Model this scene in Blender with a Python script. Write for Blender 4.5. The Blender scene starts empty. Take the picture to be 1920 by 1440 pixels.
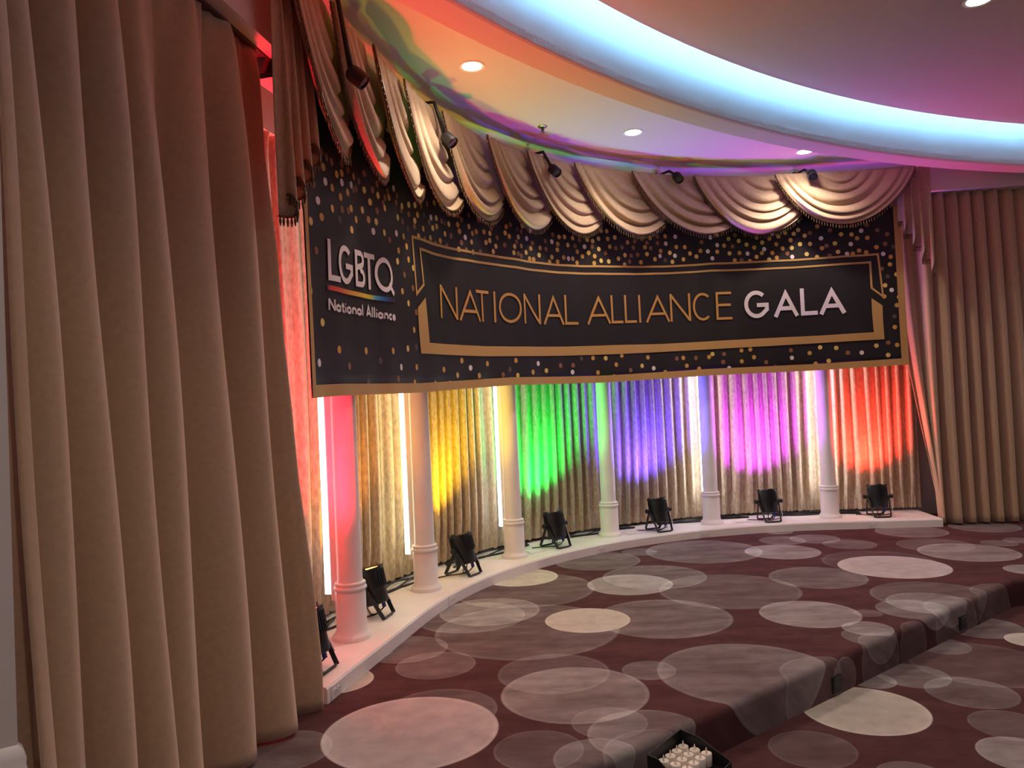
import bpy, math, random
import numpy as np
from mathutils import Vector, Matrix, Euler

random.seed(7)
SC = bpy.context.scene
COL = SC.collection
PI = math.pi

# ------------------------------------------------------------------ camera
F = 1440.0; PIT = .0227; ROLL = .0450; ZC = 1.705          # focal length in px of the 1920x1440 frame
cam_d = bpy.data.cameras.new('camera'); cam = bpy.data.objects.new('camera', cam_d); COL.objects.link(cam)
cam_d.sensor_fit = 'HORIZONTAL'; cam_d.sensor_width = 36.0; cam_d.lens = 36.0 * F / 1920.0
cam_d.clip_start = .05; cam_d.clip_end = 100
cp, sp, cr, sr = math.cos(PIT), math.sin(PIT), math.cos(ROLL), math.sin(ROLL)
fw = Vector((0, cp, sp)); u0 = Vector((0, -sp, cp)); r0 = Vector((1, 0, 0))
right = r0 * cr - u0 * sr
up = u0 * cr + r0 * sr
M = Matrix((right, up, -fw)).transposed().to_4x4(); M.translation = (0, 0, ZC)
cam.matrix_world = M
SC.camera = cam

# ------------------------------------------------------------------ world and exposure
SC.view_settings.view_transform = 'Standard'; SC.view_settings.look = 'None'
SC.view_settings.gamma = 1.0; SC.view_settings.use_curve_mapping = False
SC.view_settings.exposure = 0.8
W = bpy.data.worlds.new('room_glow'); SC.world = W; W.use_nodes = True
W.node_tree.nodes['Background'].inputs[0].default_value = (1.0, .79, .90, 1)
W.node_tree.nodes['Background'].inputs[1].default_value = .42
SC.cycles.use_denoising = True
SC.cycles.max_bounces = 6
SC.cycles.sample_clamp_indirect = 6.0

PAR_W = 140.0          # stage uplight wattage
DOWN_W = 44.0          # recessed downlight wattage
COVE_E = 38.0          # cove strip emission
TUBE_E = 9.0          # strip lights behind the columns

# ------------------------------------------------------------------ pixel -> place helpers
CX, CY, RC = 2.9693, 4.3957, 4.0308      # centre and radius of the arc on which the columns stand
A0, A1 = math.radians(166), math.radians(84)
ARC = RC * (A0 - A1)

def ray(x, y):
    dx, dy = x - 960, y - 720
    px = dx * cr - dy * sr; py = dx * sr + dy * cr
    u = -py / F
    return np.array([px / F, cp - u * sp, sp + u * cp])

def onz(x, y, z):
    d = ray(x, y); t = (z - ZC) / d[2]
    return Vector((d[0] * t, d[1] * t, z))

def curve(s, d=0.0):
    """Plan of the stage alcove: an arc with a straight tangent at both ends. d = distance towards the room."""
    if s < 0: a, e = A0, s
    elif s > ARC: a, e = A1, s - ARC
    else: a, e = A0 - s / RC, 0.0
    c, n = math.cos(a), math.sin(a)
    return (CX + (RC - d) * c + n * e, CY + (RC - d) * n - c * e)

def frame(s):
    a = A0 if s < 0 else (A1 if s > ARC else A0 - s / RC)
    return Vector((math.sin(a), -math.cos(a), 0)), Vector((-math.cos(a), -math.sin(a), 0))   # tangent, inward

_tab = {}
def px2s(x, y, d):
    k = round(d, 4)
    if k not in _tab:
        ss = np.linspace(-2.2, ARC + 2.5, 3000)
        P = np.array([curve(s, d) for s in ss])
        _tab[k] = (np.arctan2(P[:, 0], P[:, 1]), ss, np.hypot(P[:, 0], P[:, 1]))
    az, ss, dist = _tab[k]
    r = ray(x, y)
    a = math.atan2(r[0], r[1])
    return float(np.interp(a, az, ss)), ZC + r[2] / math.hypot(r[0], r[1]) * float(np.interp(a, az, dist))

def P3(s, d, z):
    x, y = curve(s, d); return (x, y, z)

# ------------------------------------------------------------------ materials
def srgb(r, g, b):
    f = lambda c: (c / 255 / 12.92) if c / 255 <= .04045 else ((c / 255 + .055) / 1.055) ** 2.4
    return (f(r), f(g), f(b), 1)

def mat(name, col, rough=.6, metal=0.0, emit=None, estr=0.0, spec=.5, noise=None, bump=None, sheen=0.0):
    m = bpy.data.materials.new(name); m.use_nodes = True
    nt = m.node_tree; b = nt.nodes['Principled BSDF']
    b.inputs['Base Color'].default_value = col; b.inputs['Roughness'].default_value = rough
    b.inputs['Metallic'].default_value = metal
    b.inputs['Specular IOR Level'].default_value = spec
    if sheen:
        b.inputs['Sheen Weight'].default_value = sheen; b.inputs['Sheen Roughness'].default_value = .6; b.inputs['Sheen Tint'].default_value = (1, .84, .70, 1)
    if emit:
        b.inputs['Emission Color'].default_value = emit; b.inputs['Emission Strength'].default_value = estr
    if noise or bump:
        tc = nt.nodes.new('ShaderNodeTexCoord')
        mp = nt.nodes.new('ShaderNodeMapping'); nt.links.new(tc.outputs['Object'], mp.inputs[0])
    if noise:
        sc, amt, stretch = noise
        mp.inputs['Scale'].default_value = stretch
        n = nt.nodes.new('ShaderNodeTexNoise'); n.inputs['Scale'].default_value = sc; n.inputs['Detail'].default_value = 4
        nt.links.new(mp.outputs[0], n.inputs['Vector'])
        rp = nt.nodes.new('ShaderNodeValToRGB')
        rp.color_ramp.elements[0].position = .32; rp.color_ramp.elements[1].position = .68
        k = 1 - amt
        rp.color_ramp.elements[0].color = (col[0] * k, col[1] * k, col[2] * k, 1)
        rp.color_ramp.elements[1].color = (min(1, col[0] * (1 + amt * .7)), min(1, col[1] * (1 + amt * .7)), min(1, col[2] * (1 + amt * .7)), 1)
        nt.links.new(n.outputs[0], rp.inputs[0]); nt.links.new(rp.outputs[0], b.inputs['Base Color'])
    if bump:
        sc, st = bump
        n2 = nt.nodes.new('ShaderNodeTexNoise'); n2.inputs['Scale'].default_value = sc; n2.inputs['Detail'].default_value = 3
        nt.links.new(tc.outputs['Object'], n2.inputs['Vector'])
        bp = nt.nodes.new('ShaderNodeBump'); bp.inputs['Strength'].default_value = st; bp.inputs['Distance'].default_value = .01
        nt.links.new(n2.outputs[0], bp.inputs['Height']); nt.links.new(bp.outputs[0], b.inputs['Normal'])
    return m

MAT = dict(
    velvet=mat('taupe_velvet', srgb(174, 144, 116), .8, spec=.2, noise=(40, .07, (1, 1, 1)), bump=(220, .12), sheen=.7),
    satin=mat('tan_velvet', srgb(186, 160, 132), .55, spec=.35, noise=(70, .13, (1, 1, .5)), bump=(260, .1), sheen=.25),
    crushed=mat('crushed_velvet', srgb(188, 166, 140), .6, spec=.35, noise=(60, .28, (1, 1, .35)), bump=(160, .25), sheen=.2),
    white=mat('white_paint', srgb(232, 226, 222), .5, noise=(6, .04, (1, 1, 1)), bump=(40, .05)),
    wall=mat('wall_paint', srgb(206, 196, 190), .8, bump=(120, .05)),
    ceil=mat('ceiling_paint', srgb(212, 200, 196), .85, bump=(60, .04)),
    plaster=mat('rough_plaster', srgb(214, 208, 206), .85, bump=(45, .6)),
    black=mat('black_plastic', srgb(20, 20, 22), .45),
    blackmetal=mat('black_metal', srgb(24, 24, 26), .4, bump=(200, .05)),
    lensglass=mat('dark_lens', srgb(60, 62, 66), .12, spec=.8),
    chrome=mat('brass_chrome', srgb(200, 190, 170), .25, .9),
    banner=mat('banner_black', srgb(40, 36, 38), .55, spec=.3, noise=(3, .12, (1, 1, .3))),
    gold=mat('banner_gold', srgb(198, 158, 98), .55, spec=.3),
    letter_gold=mat('lettering_gold', srgb(200, 150, 84), .55, spec=.3),
    letter_white=mat('lettering_white', srgb(238, 228, 230), .55, spec=.3),
    fringe=mat('fringe_bead', srgb(92, 68, 42), .3, .35, spec=.7),
    candle=mat('candle_wax', srgb(240, 230, 216), .45),
    flame=mat('flame_tip', srgb(250, 236, 215), .35),
    blue=mat('blue_plastic', srgb(40, 60, 140), .4),
    sticker=mat('white_sticker', srgb(225, 225, 222), .5),
    outlet=mat('outlet_plastic', srgb(228, 222, 220), .4),
    slot=mat('dark_slot', srgb(60, 55, 52), .6),
    lamp=mat('lamp_lens', (1, 1, 1, 1), .4, emit=(1.0, .86, .66, 1), estr=40),
    cove=mat('cove_strip', (1, 1, 1, 1), .4, emit=(.20, .58, 1.0, 1), estr=COVE_E),
)

# ------------------------------------------------------------------ mesh helpers
class MB:
    def __init__(self): self.v = []; self.f = []; self.m = []
    def add(self, verts, faces, mi=0):
        o = len(self.v); self.v += [tuple(p) for p in verts]
        self.f += [tuple(i + o for i in f) for f in faces]; self.m += [mi] * len(faces); return self
    def box(self, c, s, rot=None, mi=0):
        hx, hy, hz = s[0] / 2, s[1] / 2, s[2] / 2
        V = [Vector((x, y, z)) for x in (-hx, hx) for y in (-hy, hy) for z in (-hz, hz)]
        if rot is not None: V = [rot @ v for v in V]
        c = Vector(c)
        return self.add([v + c for v in V], [(0, 1, 3, 2), (4, 6, 7, 5), (0, 4, 5, 1), (2, 3, 7, 6), (0, 2, 6, 4), (1, 5, 7, 3)], mi)
    def tube(self, pts, r, n=8, cap=True, mi=0):
        pts = [Vector(p) for p in pts]; rings = []
        rr = r if isinstance(r, (list, tuple)) else [r] * len(pts)
        prev = None
        for i, p in enumerate(pts):
            t = (pts[min(i + 1, len(pts) - 1)] - pts[max(i - 1, 0)]).normalized()
            a = Vector((0, 0, 1)) if prev is None else prev
            if abs(a.dot(t)) > .95: a = Vector((1, 0, 0))
            x = (a - t * a.dot(t)).normalized(); y = t.cross(x); prev = x
            rings.append([p + (x * math.cos(2 * PI * k / n) + y * math.sin(2 * PI * k / n)) * rr[i] for k in range(n)])
        V = [q for R in rings for q in R]; Fc = []
        for i in range(len(rings) - 1):
            for k in range(n):
                Fc.append((i * n + k, i * n + (k + 1) % n, (i + 1) * n + (k + 1) % n, (i + 1) * n + k))
        if cap: Fc += [tuple(range(n - 1, -1, -1)), tuple((len(rings) - 1) * n + k for k in range(n))]
        return self.add(V, Fc, mi)
    def lathe(self, prof, n=32, c=(0, 0, 0), rot=None, mi=0):
        V = []
        c = Vector(c)
        for r, z in prof:
            for k in range(n):
                v = Vector((r * math.cos(2 * PI * k / n), r * math.sin(2 * PI * k / n), z))
                V.append((rot @ v if rot is not None else v) + c)
        Fc = [(i * n + k, i * n + (k + 1) % n, (i + 1) * n + (k + 1) % n, (i + 1) * n + k) for i in range(len(prof) - 1) for k in range(n)]
        return self.add(V, Fc, mi)
    def grid(self, fn, nu, nv, mi=0):
        V = [fn(i / nu, j / nv) for i in range(nu + 1) for j in range(nv + 1)]
        Fc = [(i * (nv + 1) + j, (i + 1) * (nv + 1) + j, (i + 1) * (nv + 1) + j + 1, i * (nv + 1) + j + 1) for i in range(nu) for j in range(nv)]
        return self.add(V, Fc, mi)
    def build(self, name, material, parent=None, smooth=False, angle=None):
        me = bpy.data.meshes.new(name); me.from_pydata(self.v, [], self.f)
        mats = material if isinstance(material, list) else [material]
        for m in mats: me.materials.append(MAT[m] if isinstance(m, str) else m)
        if len(mats) > 1: me.polygons.foreach_set('material_index', self.m)
        if smooth:
            me.polygons.foreach_set('use_smooth', [True] * len(me.polygons))
            if angle: me.set_sharp_from_angle(angle=math.radians(angle))
        me.update()
        o = bpy.data.objects.new(name, me); COL.objects.link(o)
        if parent is not None: o.parent = parent
        return o

def tag(o, label=None, cat=None, group=None, kind=None):
    if label: o['label'] = label
    if cat: o['category'] = cat
    if group: o['group'] = group
    if kind: o['kind'] = kind
    return o

def empty(name, loc=(0, 0, 0), rz=0.0):
    o = bpy.data.objects.new(name, None); COL.objects.link(o); o.empty_display_size = .1
    o.location = loc; o.rotation_euler = (0, 0, rz); return o

def copy_tree(o, parent=None):
    c = o.copy(); COL.objects.link(c)
    if parent is not None: c.parent = parent
    for ch in o.children: copy_tree(ch, c)
    return c

def solidify(o, t, offset=0.0):
    md = o.modifiers.new('thickness', 'SOLIDIFY'); md.thickness = t; md.offset = offset; return o

_rn = np.random.RandomState(3).rand(4096)
def noise1(x, seed=0):
    i = math.floor(x); f = x - i; f = f * f * (3 - 2 * f)
    a = _rn[(i * 37 + seed * 101) % 4096]; b = _rn[((i + 1) * 37 + seed * 101) % 4096]
    return a * (1 - f) + b * f

# ================================================================== THE SETTING
ZS = .20; ZP = .285; ZCEIL = 4.12
# ---- carpet: overlapping discs, given by the outline each shows on the floor
def disc_from_outline(x0, x1, y0, y1, z):
    """Centre and radius of the floor disc whose picture spans x0..x1, y0..y1."""
    p = np.array([0., 0., 0.]); c = onz((x0 + x1) / 2, (y0 + y1) / 2, z)
    a = onz(x0, (y0 + y1) / 2, z); b = onz(x1, (y0 + y1) / 2, z)
    p[:] = (c.x, c.y, (b - a).length / 2)
    th = np.linspace(0, 2 * PI, 48, endpoint=False)
    def bbox(q):
        X = q[0] + q[2] * np.cos(th); Y = q[1] + q[2] * np.sin(th); Z = z - ZC
        dd = Y * cp + Z * sp; uu = -Y * sp + Z * cp
        px = F * X / dd; py = -F * uu / dd
        sx = 960 + px * cr + py * sr; sy = 720 - px * sr + py * cr
        return np.array([sx.min(), sx.max(), (sy.min() + sy.max()) / 2])
    tgt = np.array([x0, x1, (y0 + y1) / 2])
    for _ in range(12):
        r = bbox(p) - tgt; J = np.zeros((3, 3))
        for k in range(3):
            q = p.copy(); q[k] += 1e-3; J[:, k] = (bbox(q) - r - tgt) / 1e-3
        p = p - np.linalg.solve(J, r)
    return p

STAGE_DISCS = [   # x0, x1, y0, y1, tone (l light, g grey, c cream), strength
    (714, 933, 1280, 1392, 'g', .28), (601, 935, 1308, 1449, 'l', .80), (741, 892, 1223, 1273, 'g', .34), (683, 840, 1182, 1255, 'g', .40),
    (640, 737, 1198, 1250, 'g', .45), (560, 701, 1244, 1311, 'c', .75), (440, 624, 1360, 1460, 'g', .34), (780, 985, 1131, 1186, 'g', .36),
    (824, 1012, 1129, 1166, 'l', .42), (905, 1046, 1062, 1104, 'c', .78), (850, 1115, 1075, 1141, 'g', .36), (815, 1162, 1143, 1229, 'g', .36),
    (1115, 1375, 1123, 1199, 'g', .46), (1022, 1182, 1140, 1187, 'c', .85), (1130, 1326, 1059, 1106, 'g', .42), (1101, 1262, 1077, 1116, 'c', .68),
    (1040, 1201, 1035, 1070, 'g', .42), (1166, 1232, 1028, 1042, 'g', .40), (1211, 1430, 1012, 1058, 'g', .44), (1235, 1505, 1087, 1132, 'g', .30),
    (1166, 1268, 1239, 1275, 'g', .42), (1232, 1577, 1200, 1332, 'g', .46), (933, 1144, 1232, 1296, 'g', .28), (939, 1218, 1254, 1355, 'l', .50),
    (1101, 1332, 1333, 1428, 'g', .42), (925, 1095, 1371, 1445, 'g', .24), (1037, 1210, 1390, 1460, 'g', .46), (1396, 1540, 1020, 1050, 'l', .66),
    (1423, 1512, 1002, 1025, 'g', .42), (1480, 1576, 996, 1025, 'g', .46), (1542, 1645, 1010, 1031, 'g', .36), (1433, 1487, 990, 1004, 'l', .50),
    (1640, 1780, 984, 1010, 'g', .44), (1777, 1917, 978, 998, 'g', .40), (1680, 1830, 1010, 1035, 'g', .26), (1719, 1917, 1017, 1055, 'l', .52),
    (1540, 1760, 1030, 1078, 'g', .16), (1441, 1629, 1061, 1106, 'g', .42), (1570, 1787, 1041, 1086, 'l', .86), (1423, 1617, 1126, 1178, 'l', .58),
    (1630, 1880, 1088, 1150, 'g', .26), (1641, 1792, 1114, 1172, 'g', .48), (1660, 1830, 1112, 1150, 'l', .3), (1578, 1677, 1162, 1195, 'l', .52),
    (1577, 1705, 1170, 1217, 'g', .34), (1880, 1985, 1045, 1092, 'l', .6), (1880, 1950, 1000, 1027, 'g', .40), (1837, 1910, 1012, 1025, 'g', .34),
    (1071, 1215, 1330, 1382, 'g', .28), (1600, 1655, 1140, 1160, 'l', .2),
    # discs lying mostly on the face of the step, in unrolled carpet coordinates
    (1.62, 4.07, .27, 'g', .20), (1.86, 4.25, .12, 'l', .22), (2.18, 4.50, .22, 'g', .26), (2.50, 4.74, .17, 'g', .24), (2.98, 5.10, .30, 'g', .22), (3.46, 5.46, .26, 'g', .26), (.55, 3.26, .24, 'g', .2)]
FLOOR_DISCS = [
    (1500, 1749, 1285, 1383, 'c', .75), (1590, 1682, 1255, 1297, 'l', .45), (1640, 1785, 1230, 1305, 'g', .46), (1732, 1915, 1270, 1329, 'g', .38),
    (1828, 2010, 1370, 1462, 'l', .68), (1713, 1823, 1195, 1228, 'g', .36), (1760, 1925, 1147, 1207, 'g', .46), (1882, 1990, 1180, 1222, 'c', .8),
    (1813, 1980, 1338, 1384, 'g', .28), (1440, 1610, 1372, 1440, 'g', .20), (1640, 1790, 1430, 1490, 'g', .36), (1520, 1566, 1290, 1330, 'g', .2),
    (1700, 1990, 1205, 1290, 'g', .16)]

def carpet_material(name, discs, z):
    m = bpy.data.materials.new(name); m.use_nodes = True; nt = m.node_tree; N = nt.nodes; Lk = nt.links
    b = N['Principled BSDF']; b.inputs['Roughness'].default_value = .95; b.inputs['Specular IOR Level'].default_value = .1
    uv = N.new('ShaderNodeUVMap'); uv.uv_map = 'flat'
    # streaky wear shared by every disc
    mp = N.new('ShaderNodeMapping'); mp.inputs['Scale'].default_value = (1.2, 4.0, 1); mp.inputs['Rotation'].default_value = (0, 0, .45)
    Lk.new(uv.outputs[0], mp.inputs[0])
    n1 = N.new('ShaderNodeTexNoise'); n1.inputs['Scale'].default_value = 1.5; n1.inputs['Detail'].default_value = 6; n1.inputs['Roughness'].default_value = .62
    Lk.new(mp.outputs[0], n1.inputs['Vector'])
    mr = N.new('ShaderNodeMapRange'); mr.inputs[1].default_value = .32; mr.inputs[2].default_value = .68; mr.inputs[3].default_value = .55; mr.inputs[4].default_value = 1.15
    Lk.new(n1.outputs[0], mr.inputs[0])
    base = N.new('ShaderNodeValToRGB')
    base.color_ramp.elements[0].position = .3; base.color_ramp.elements[0].color = srgb(74, 44, 45)
    base.color_ramp.elements[1].position = .75; base.color_ramp.elements[1].color = srgb(96, 64, 64)
    Lk.new(n1.outputs[0], base.inputs[0])
    col = base.outputs[0]
    tones = dict(l=srgb(196, 182, 178), g=srgb(176, 166, 164), c=srgb(206, 198, 184))
    for dsc in discs:
        t, a = dsc[-2:]
        cx, cy, r = disc_from_outline(*dsc[:4], z) if len(dsc) == 6 else dsc[:3]
        k = 1 / (2 * r)
        ma = N.new('ShaderNodeVectorMath'); ma.operation = 'MULTIPLY_ADD'
        ma.inputs[1].default_value = (k, k, 0); ma.inputs[2].default_value = (-cx * k, -cy * k, 0)
        Lk.new(uv.outputs[0], ma.inputs[0])
        ln = N.new('ShaderNodeVectorMath'); ln.operation = 'LENGTH'; Lk.new(ma.outputs[0], ln.inputs[0])
        rp = N.new('ShaderNodeValToRGB'); cr_ = rp.color_ramp
        g = lambda v: (v, v, v, 1)
        cr_.elements[0].position = 0; cr_.elements[0].color = g(a * .86)
        cr_.elements[1].position = .36; cr_.elements[1].color = g(a * .95)
        for p_, v_ in ((.465, a), (.482, min(.95, a + .14)), (.495, min(.95, a + .12)), (.503, 0)):
            e = cr_.elements.new(p_); e.color = g(v_)
        Lk.new(ln.outputs['Value'], rp.inputs[0])
        mu = N.new('ShaderNodeMath'); mu.operation = 'MULTIPLY'; mu.use_clamp = True
        Lk.new(rp.outputs[0], mu.inputs[0])
        if t == 'c' or a > .75: mu.inputs[1].default_value = 1.0
        else: Lk.new(mr.outputs[0], mu.inputs[1])
        mx = N.new('ShaderNodeMix'); mx.data_type = 'RGBA'
        if t == 'g' or a < .7:                       # translucent discs lighten what lies under them
            mx.blend_type = 'ADD'; mx.clamp_result = True
            mx.inputs[7].default_value = (.235, .265, .26, 1) if t == 'g' else (.36, .375, .36, 1)
        else: mx.inputs[7].default_value = tones[t]
        Lk.new(mu.outputs[0], mx.inputs[0]); Lk.new(col, mx.inputs[6])
        col = mx.outputs[2]
    # fine mottling of the pile
    n2 = N.new('ShaderNodeTexNoise'); n2.inputs['Scale'].default_value = 9; n2.inputs['Detail'].default_value = 8; Lk.new(uv.outputs[0], n2.inputs['Vector'])
    r2 = N.new('ShaderNodeMapRange'); r2.inputs[1].default_value = .3; r2.inputs[2].default_value = .7; r2.inputs[3].default_value = .86; r2.inputs[4].default_value = 1.1
    Lk.new(n2.outputs[0], r2.inputs[0])
    vm = N.new('ShaderNodeVectorMath'); vm.operation = 'SCALE'; Lk.new(col, vm.inputs[0]); Lk.new(r2.outputs[0], vm.inputs['Scale'])
    Lk.new(vm.outputs[0], b.inputs['Base Color'])
    n3 = N.new('ShaderNodeTexNoise'); n3.inputs['Scale'].default_value = 260; Lk.new(uv.outputs[0], n3.inputs['Vector'])
    bp = N.new('ShaderNodeBump'); bp.inputs['Strength'].default_value = .25; bp.inputs['Distance'].default_value = .004
    Lk.new(n3.outputs[0], bp.inputs['Height']); Lk.new(bp.outputs[0], b.inputs['Normal'])
    return m

MAT['carpet'] = carpet_material('carpet_stage', STAGE_DISCS, ZS)
MAT['carpet_low'] = carpet_material('carpet_floor', FLOOR_DISCS, 0)

def flat_uv(o, uvs):
    me = o.data; ly = me.uv_layers.new(name='flat')
    for li, l in enumerate(me.loops): ly.data[li].uv = uvs[l.vertex_index]

# step: the nosing runs straight, then turns square to the room at a corner
NOSE = [Vector(p) for p in ((-3.2, .574), (.80, 3.63), (1.79, 4.387), (2.44, 4.884), (3.68, 5.832), (9.0, 6.4))]
def nose_profile():
    pts = []; off = []
    r = .035
    tot = 0
    for k in range(7):
        a = k / 6 * PI / 2
        pts.append((r * math.sin(a), ZS - r + r * math.cos(a))); off.append(r * a)
    for z in (.11, .055, .0): pts.append((r, z)); off.append(r * PI / 2 + (ZS - r - z))
    return pts, off
prof, poff = nose_profile()
def nose_normals():
    out = []
    for i, p in enumerate(NOSE):
        a = (NOSE[min(i + 1, len(NOSE) - 1)] - NOSE[max(i, 0)]) if i < len(NOSE) - 1 else NOSE[i] - NOSE[i - 1]
        b = (NOSE[i] - NOSE[i - 1]) if i > 0 else a
        na = Vector((a.y, -a.x)).normalized(); nb = Vector((b.y, -b.x)).normalized()
        n = (na + nb).normalized(); out.append((n / max(.3, n.dot(na)), na))
    return out
NN = nose_normals()
mb = MB(); uvs = []
top = [(p.x, p.y) for p in NOSE] + [(9, 11), (-4, 11), (-4, .574)]
mb.add([(x, y, ZS) for x, y in top], [tuple(range(len(top)))]); uvs += top
nP = len(prof); V = []
for (p, (n, na)) in zip(NOSE, NN):
    for (o_, z), l in zip(prof, poff):
        V.append((p.x + n.x * o_, p.y + n.y * o_, z)); uvs.append((p.x + n.x * l, p.y + n.y * l))
mb.add(V, [(i * nP + j, i * nP + j + 1, (i + 1) * nP + j + 1, (i + 1) * nP + j) for i in range(len(NOSE) - 1) for j in range(nP - 1)])
st = mb.build('floor_stage', 'carpet', smooth=True, angle=40); flat_uv(st, uvs)
tag(st, 'raised stage floor carpeted in maroon with overlapping grey discs', 'stage', kind='structure')
mb = MB(); q = [(-7, -13.2), (18, -13.2), (18, 8), (-7, 8)]
mb.add([(x, y, 0) for x, y in q], [(0, 1, 2, 3)])
fl = mb.build('floor', 'carpet_low'); flat_uv(fl, q)
tag(fl, 'lower carpeted floor in front of the step, maroon with grey discs', 'floor', kind='structure')

# ---- plinth ledge following the alcove
S_L, S_R = -1.385, ARC + 1.06
ss = list(np.linspace(S_L, S_R, 90))
sec = [(.27, ZS), (.27, ZP - .012), (.262, ZP), (-.75, ZP)]
mb = MB(); V = [P3(s, d, z) for s in ss for d, z in sec]
k = len(sec)
mb.add(V, [(i * k + j, i * k + j + 1, (i + 1) * k + j + 1, (i + 1) * k + j) for i in range(len(ss) - 1) for j in range(k - 1)])
e0 = (len(ss) - 1) * k
mb.add([P3(S_R, d, z) for d, z in sec] + [P3(S_R, -.75, ZS)], [(0, 1, 2, 3, 4)])
mb.add([P3(S_L, d, z) for d, z in sec] + [P3(S_L, -.75, ZS)], [(4, 3, 2, 1, 0)])
pl = mb.build('plinth', 'white', smooth=True, angle=30); tag(pl, 'low white painted curved plinth ledge carrying the columns', 'ledge', kind='structure')
# ---- back wall of the alcove
mb = MB(); ssw = list(np.linspace(-2.0, ARC + 2.2, 80))
mb.grid(lambda u, v: P3(-2.0 + u * (ARC + 4.2), -.62, ZS + v * (ZCEIL - ZS)), 80, 4)
tag(mb.build('wall_back', 'wall', smooth=True), 'curved back wall of the stage alcove behind the curtains', 'wall', kind='structure')
mb = MB(); mb.grid(lambda u, v: P3(-1.7 + u * (ARC + 3.2), -.315, 3.44 + v * (ZCEIL - 3.44)), 80, 2)
mb.grid(lambda u, v: P3(-1.7 + u * (ARC + 3.2), -.315 - .3 * v, 3.44), 80, 1)
tag(mb.build('trim_5', 'wall', smooth=True, angle=30), 'plastered header above the curtain heading, behind the valance', 'header', kind='structure')
# ---- fascia board carrying the valance
ZF = 3.50
mb = MB(); sf = list(np.linspace(-1.32, ARC + 1.04, 80))
sec = [(-.06, ZF), (.12, ZF), (.12, ZCEIL - .10), (.135, ZCEIL - .045), (.17, ZCEIL - .012), (.22, ZCEIL)]; k = len(sec)
V = [P3(s, d, z) for s in sf for d, z in sec] 
mb.add(V, [(i * k + j, (i + 1) * k + j, (i + 1) * k + j + 1, i * k + j + 1) for i in range(len(sf) - 1) for j in range(k - 1)])
V = [P3(s, -.06, z) for s in sf for z in (ZF, ZCEIL)]
mb.add(V, [(i * 2, i * 2 + 1, i * 2 + 3, i * 2 + 2) for i in range(len(sf) - 1)])
tag(mb.build('trim_1', 'ceil', smooth=True, angle=50), 'curved cornice fascia above the swag valance', 'cornice', kind='structure')

# ---- ceiling, dropped ring, cove and centre disc (all arcs round one centre)
GX, GY = 7.90, -2.35
R_IN, R_OUT, R_DISC, R_RIM = 10.30, 10.50, 9.98, 10.11
def pol(R, a, z): return (GX + R * math.cos(a), GY + R * math.sin(a), z)
def ring(prof, a0, a1, n):
    mb = MB(); k = len(prof)
    V = [pol(R, a0 + (a1 - a0) * i / n, z) for i in range(n + 1) for R, z in prof]
    mb.add(V, [(i * k + j, i * k + j + 1, (i + 1) * k + j + 1, (i + 1) * k + j) for i in range(n) for j in range(k - 1)])
    return mb
tag(ring([(R_OUT, ZCEIL), (15, ZCEIL)], math.radians(60), math.radians(190), 120).build('ceiling', 'ceil'),
    'pale flat ceiling of the stage alcove', 'ceiling', kind='structure')
tag(ring([(R_OUT, ZCEIL + .05), (R_OUT, 3.81), (R_IN + .012, 3.81), (R_IN, 3.818), (R_IN, 3.872)], 0, 2 * PI, 240).build('ceiling_ring', 'ceil', smooth=True, angle=25),
    'dropped curved ceiling rim around the lit cove', 'ceiling', kind='structure')
tag(ring([(R_IN, 3.818), (R_IN - .006, 3.826), (R_IN - .006, 3.872), (R_IN + .04, 3.878)], 0, 2 * PI, 240).build('trim_2', 'plaster', smooth=True, angle=25),
    'rough plaster lip along the bottom of the blue lit cove', 'trim', kind='structure')
tag(ring([(R_IN + .04, 3.872), (R_IN + .04, 4.50), (9.4, 4.50)], 0, 2 * PI, 240).build('ceiling_cove', 'ceil', smooth=True, angle=25),
    'upright cove wall lit pale blue by hidden strip light', 'ceiling', kind='structure')
dm = ring([(.01, 4.14), (5, 4.14), (R_DISC, 4.14), (R_DISC, 4.152), (R_RIM, 4.152), (R_RIM, 4.185), (R_DISC - .1, 4.185)], 0, 2 * PI, 240)
tag(dm.build('ceiling_disc', 'ceil', smooth=True, angle=25), 'large round mauve-lit ceiling disc with stepped rim', 'ceiling', kind='structure')
cs = ring([(R_RIM - .05, 4.188), (R_RIM - .02, 4.188), (R_RIM - .02, 4.208), (R_RIM - .05, 4.208)], math.radians(70), math.radians(200), 160).build('cove_light_strip', 'cove')
tag(cs, 'glowing pale blue light strip hidden on rim of ceiling disc', 'light strip')

# ---- left beam, left wall with wainscot
LD = Vector((.176, .984)).normalized()                    # direction of the left drape's track
LP = Vector((-1.352, 3.6)); LN = Vector((LD.y, -LD.x))    # a point on it, its normal towards the stage
def lpt(t, n, z): p = LP + LD * t + LN * n; return (p.x, p.y, z)
mb = MB(); zb = 3.60
for (n0, n1, z0, z1) in ((-.04, .13, zb, ZCEIL),):
    V = [lpt(t, n, z) for t in (-3.2, .50) for n in (n0, n1) for z in (z0, z1)]
    mb.add(V, [(0, 1, 3, 2), (4, 6, 7, 5), (0, 4, 5, 1), (2, 3, 7, 6), (0, 2, 6, 4), (1, 5, 7, 3)])
tag(mb.build('trim_3', 'ceil'), 'pinkish ceiling beam above the large left drape', 'beam', kind='structure')
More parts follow.
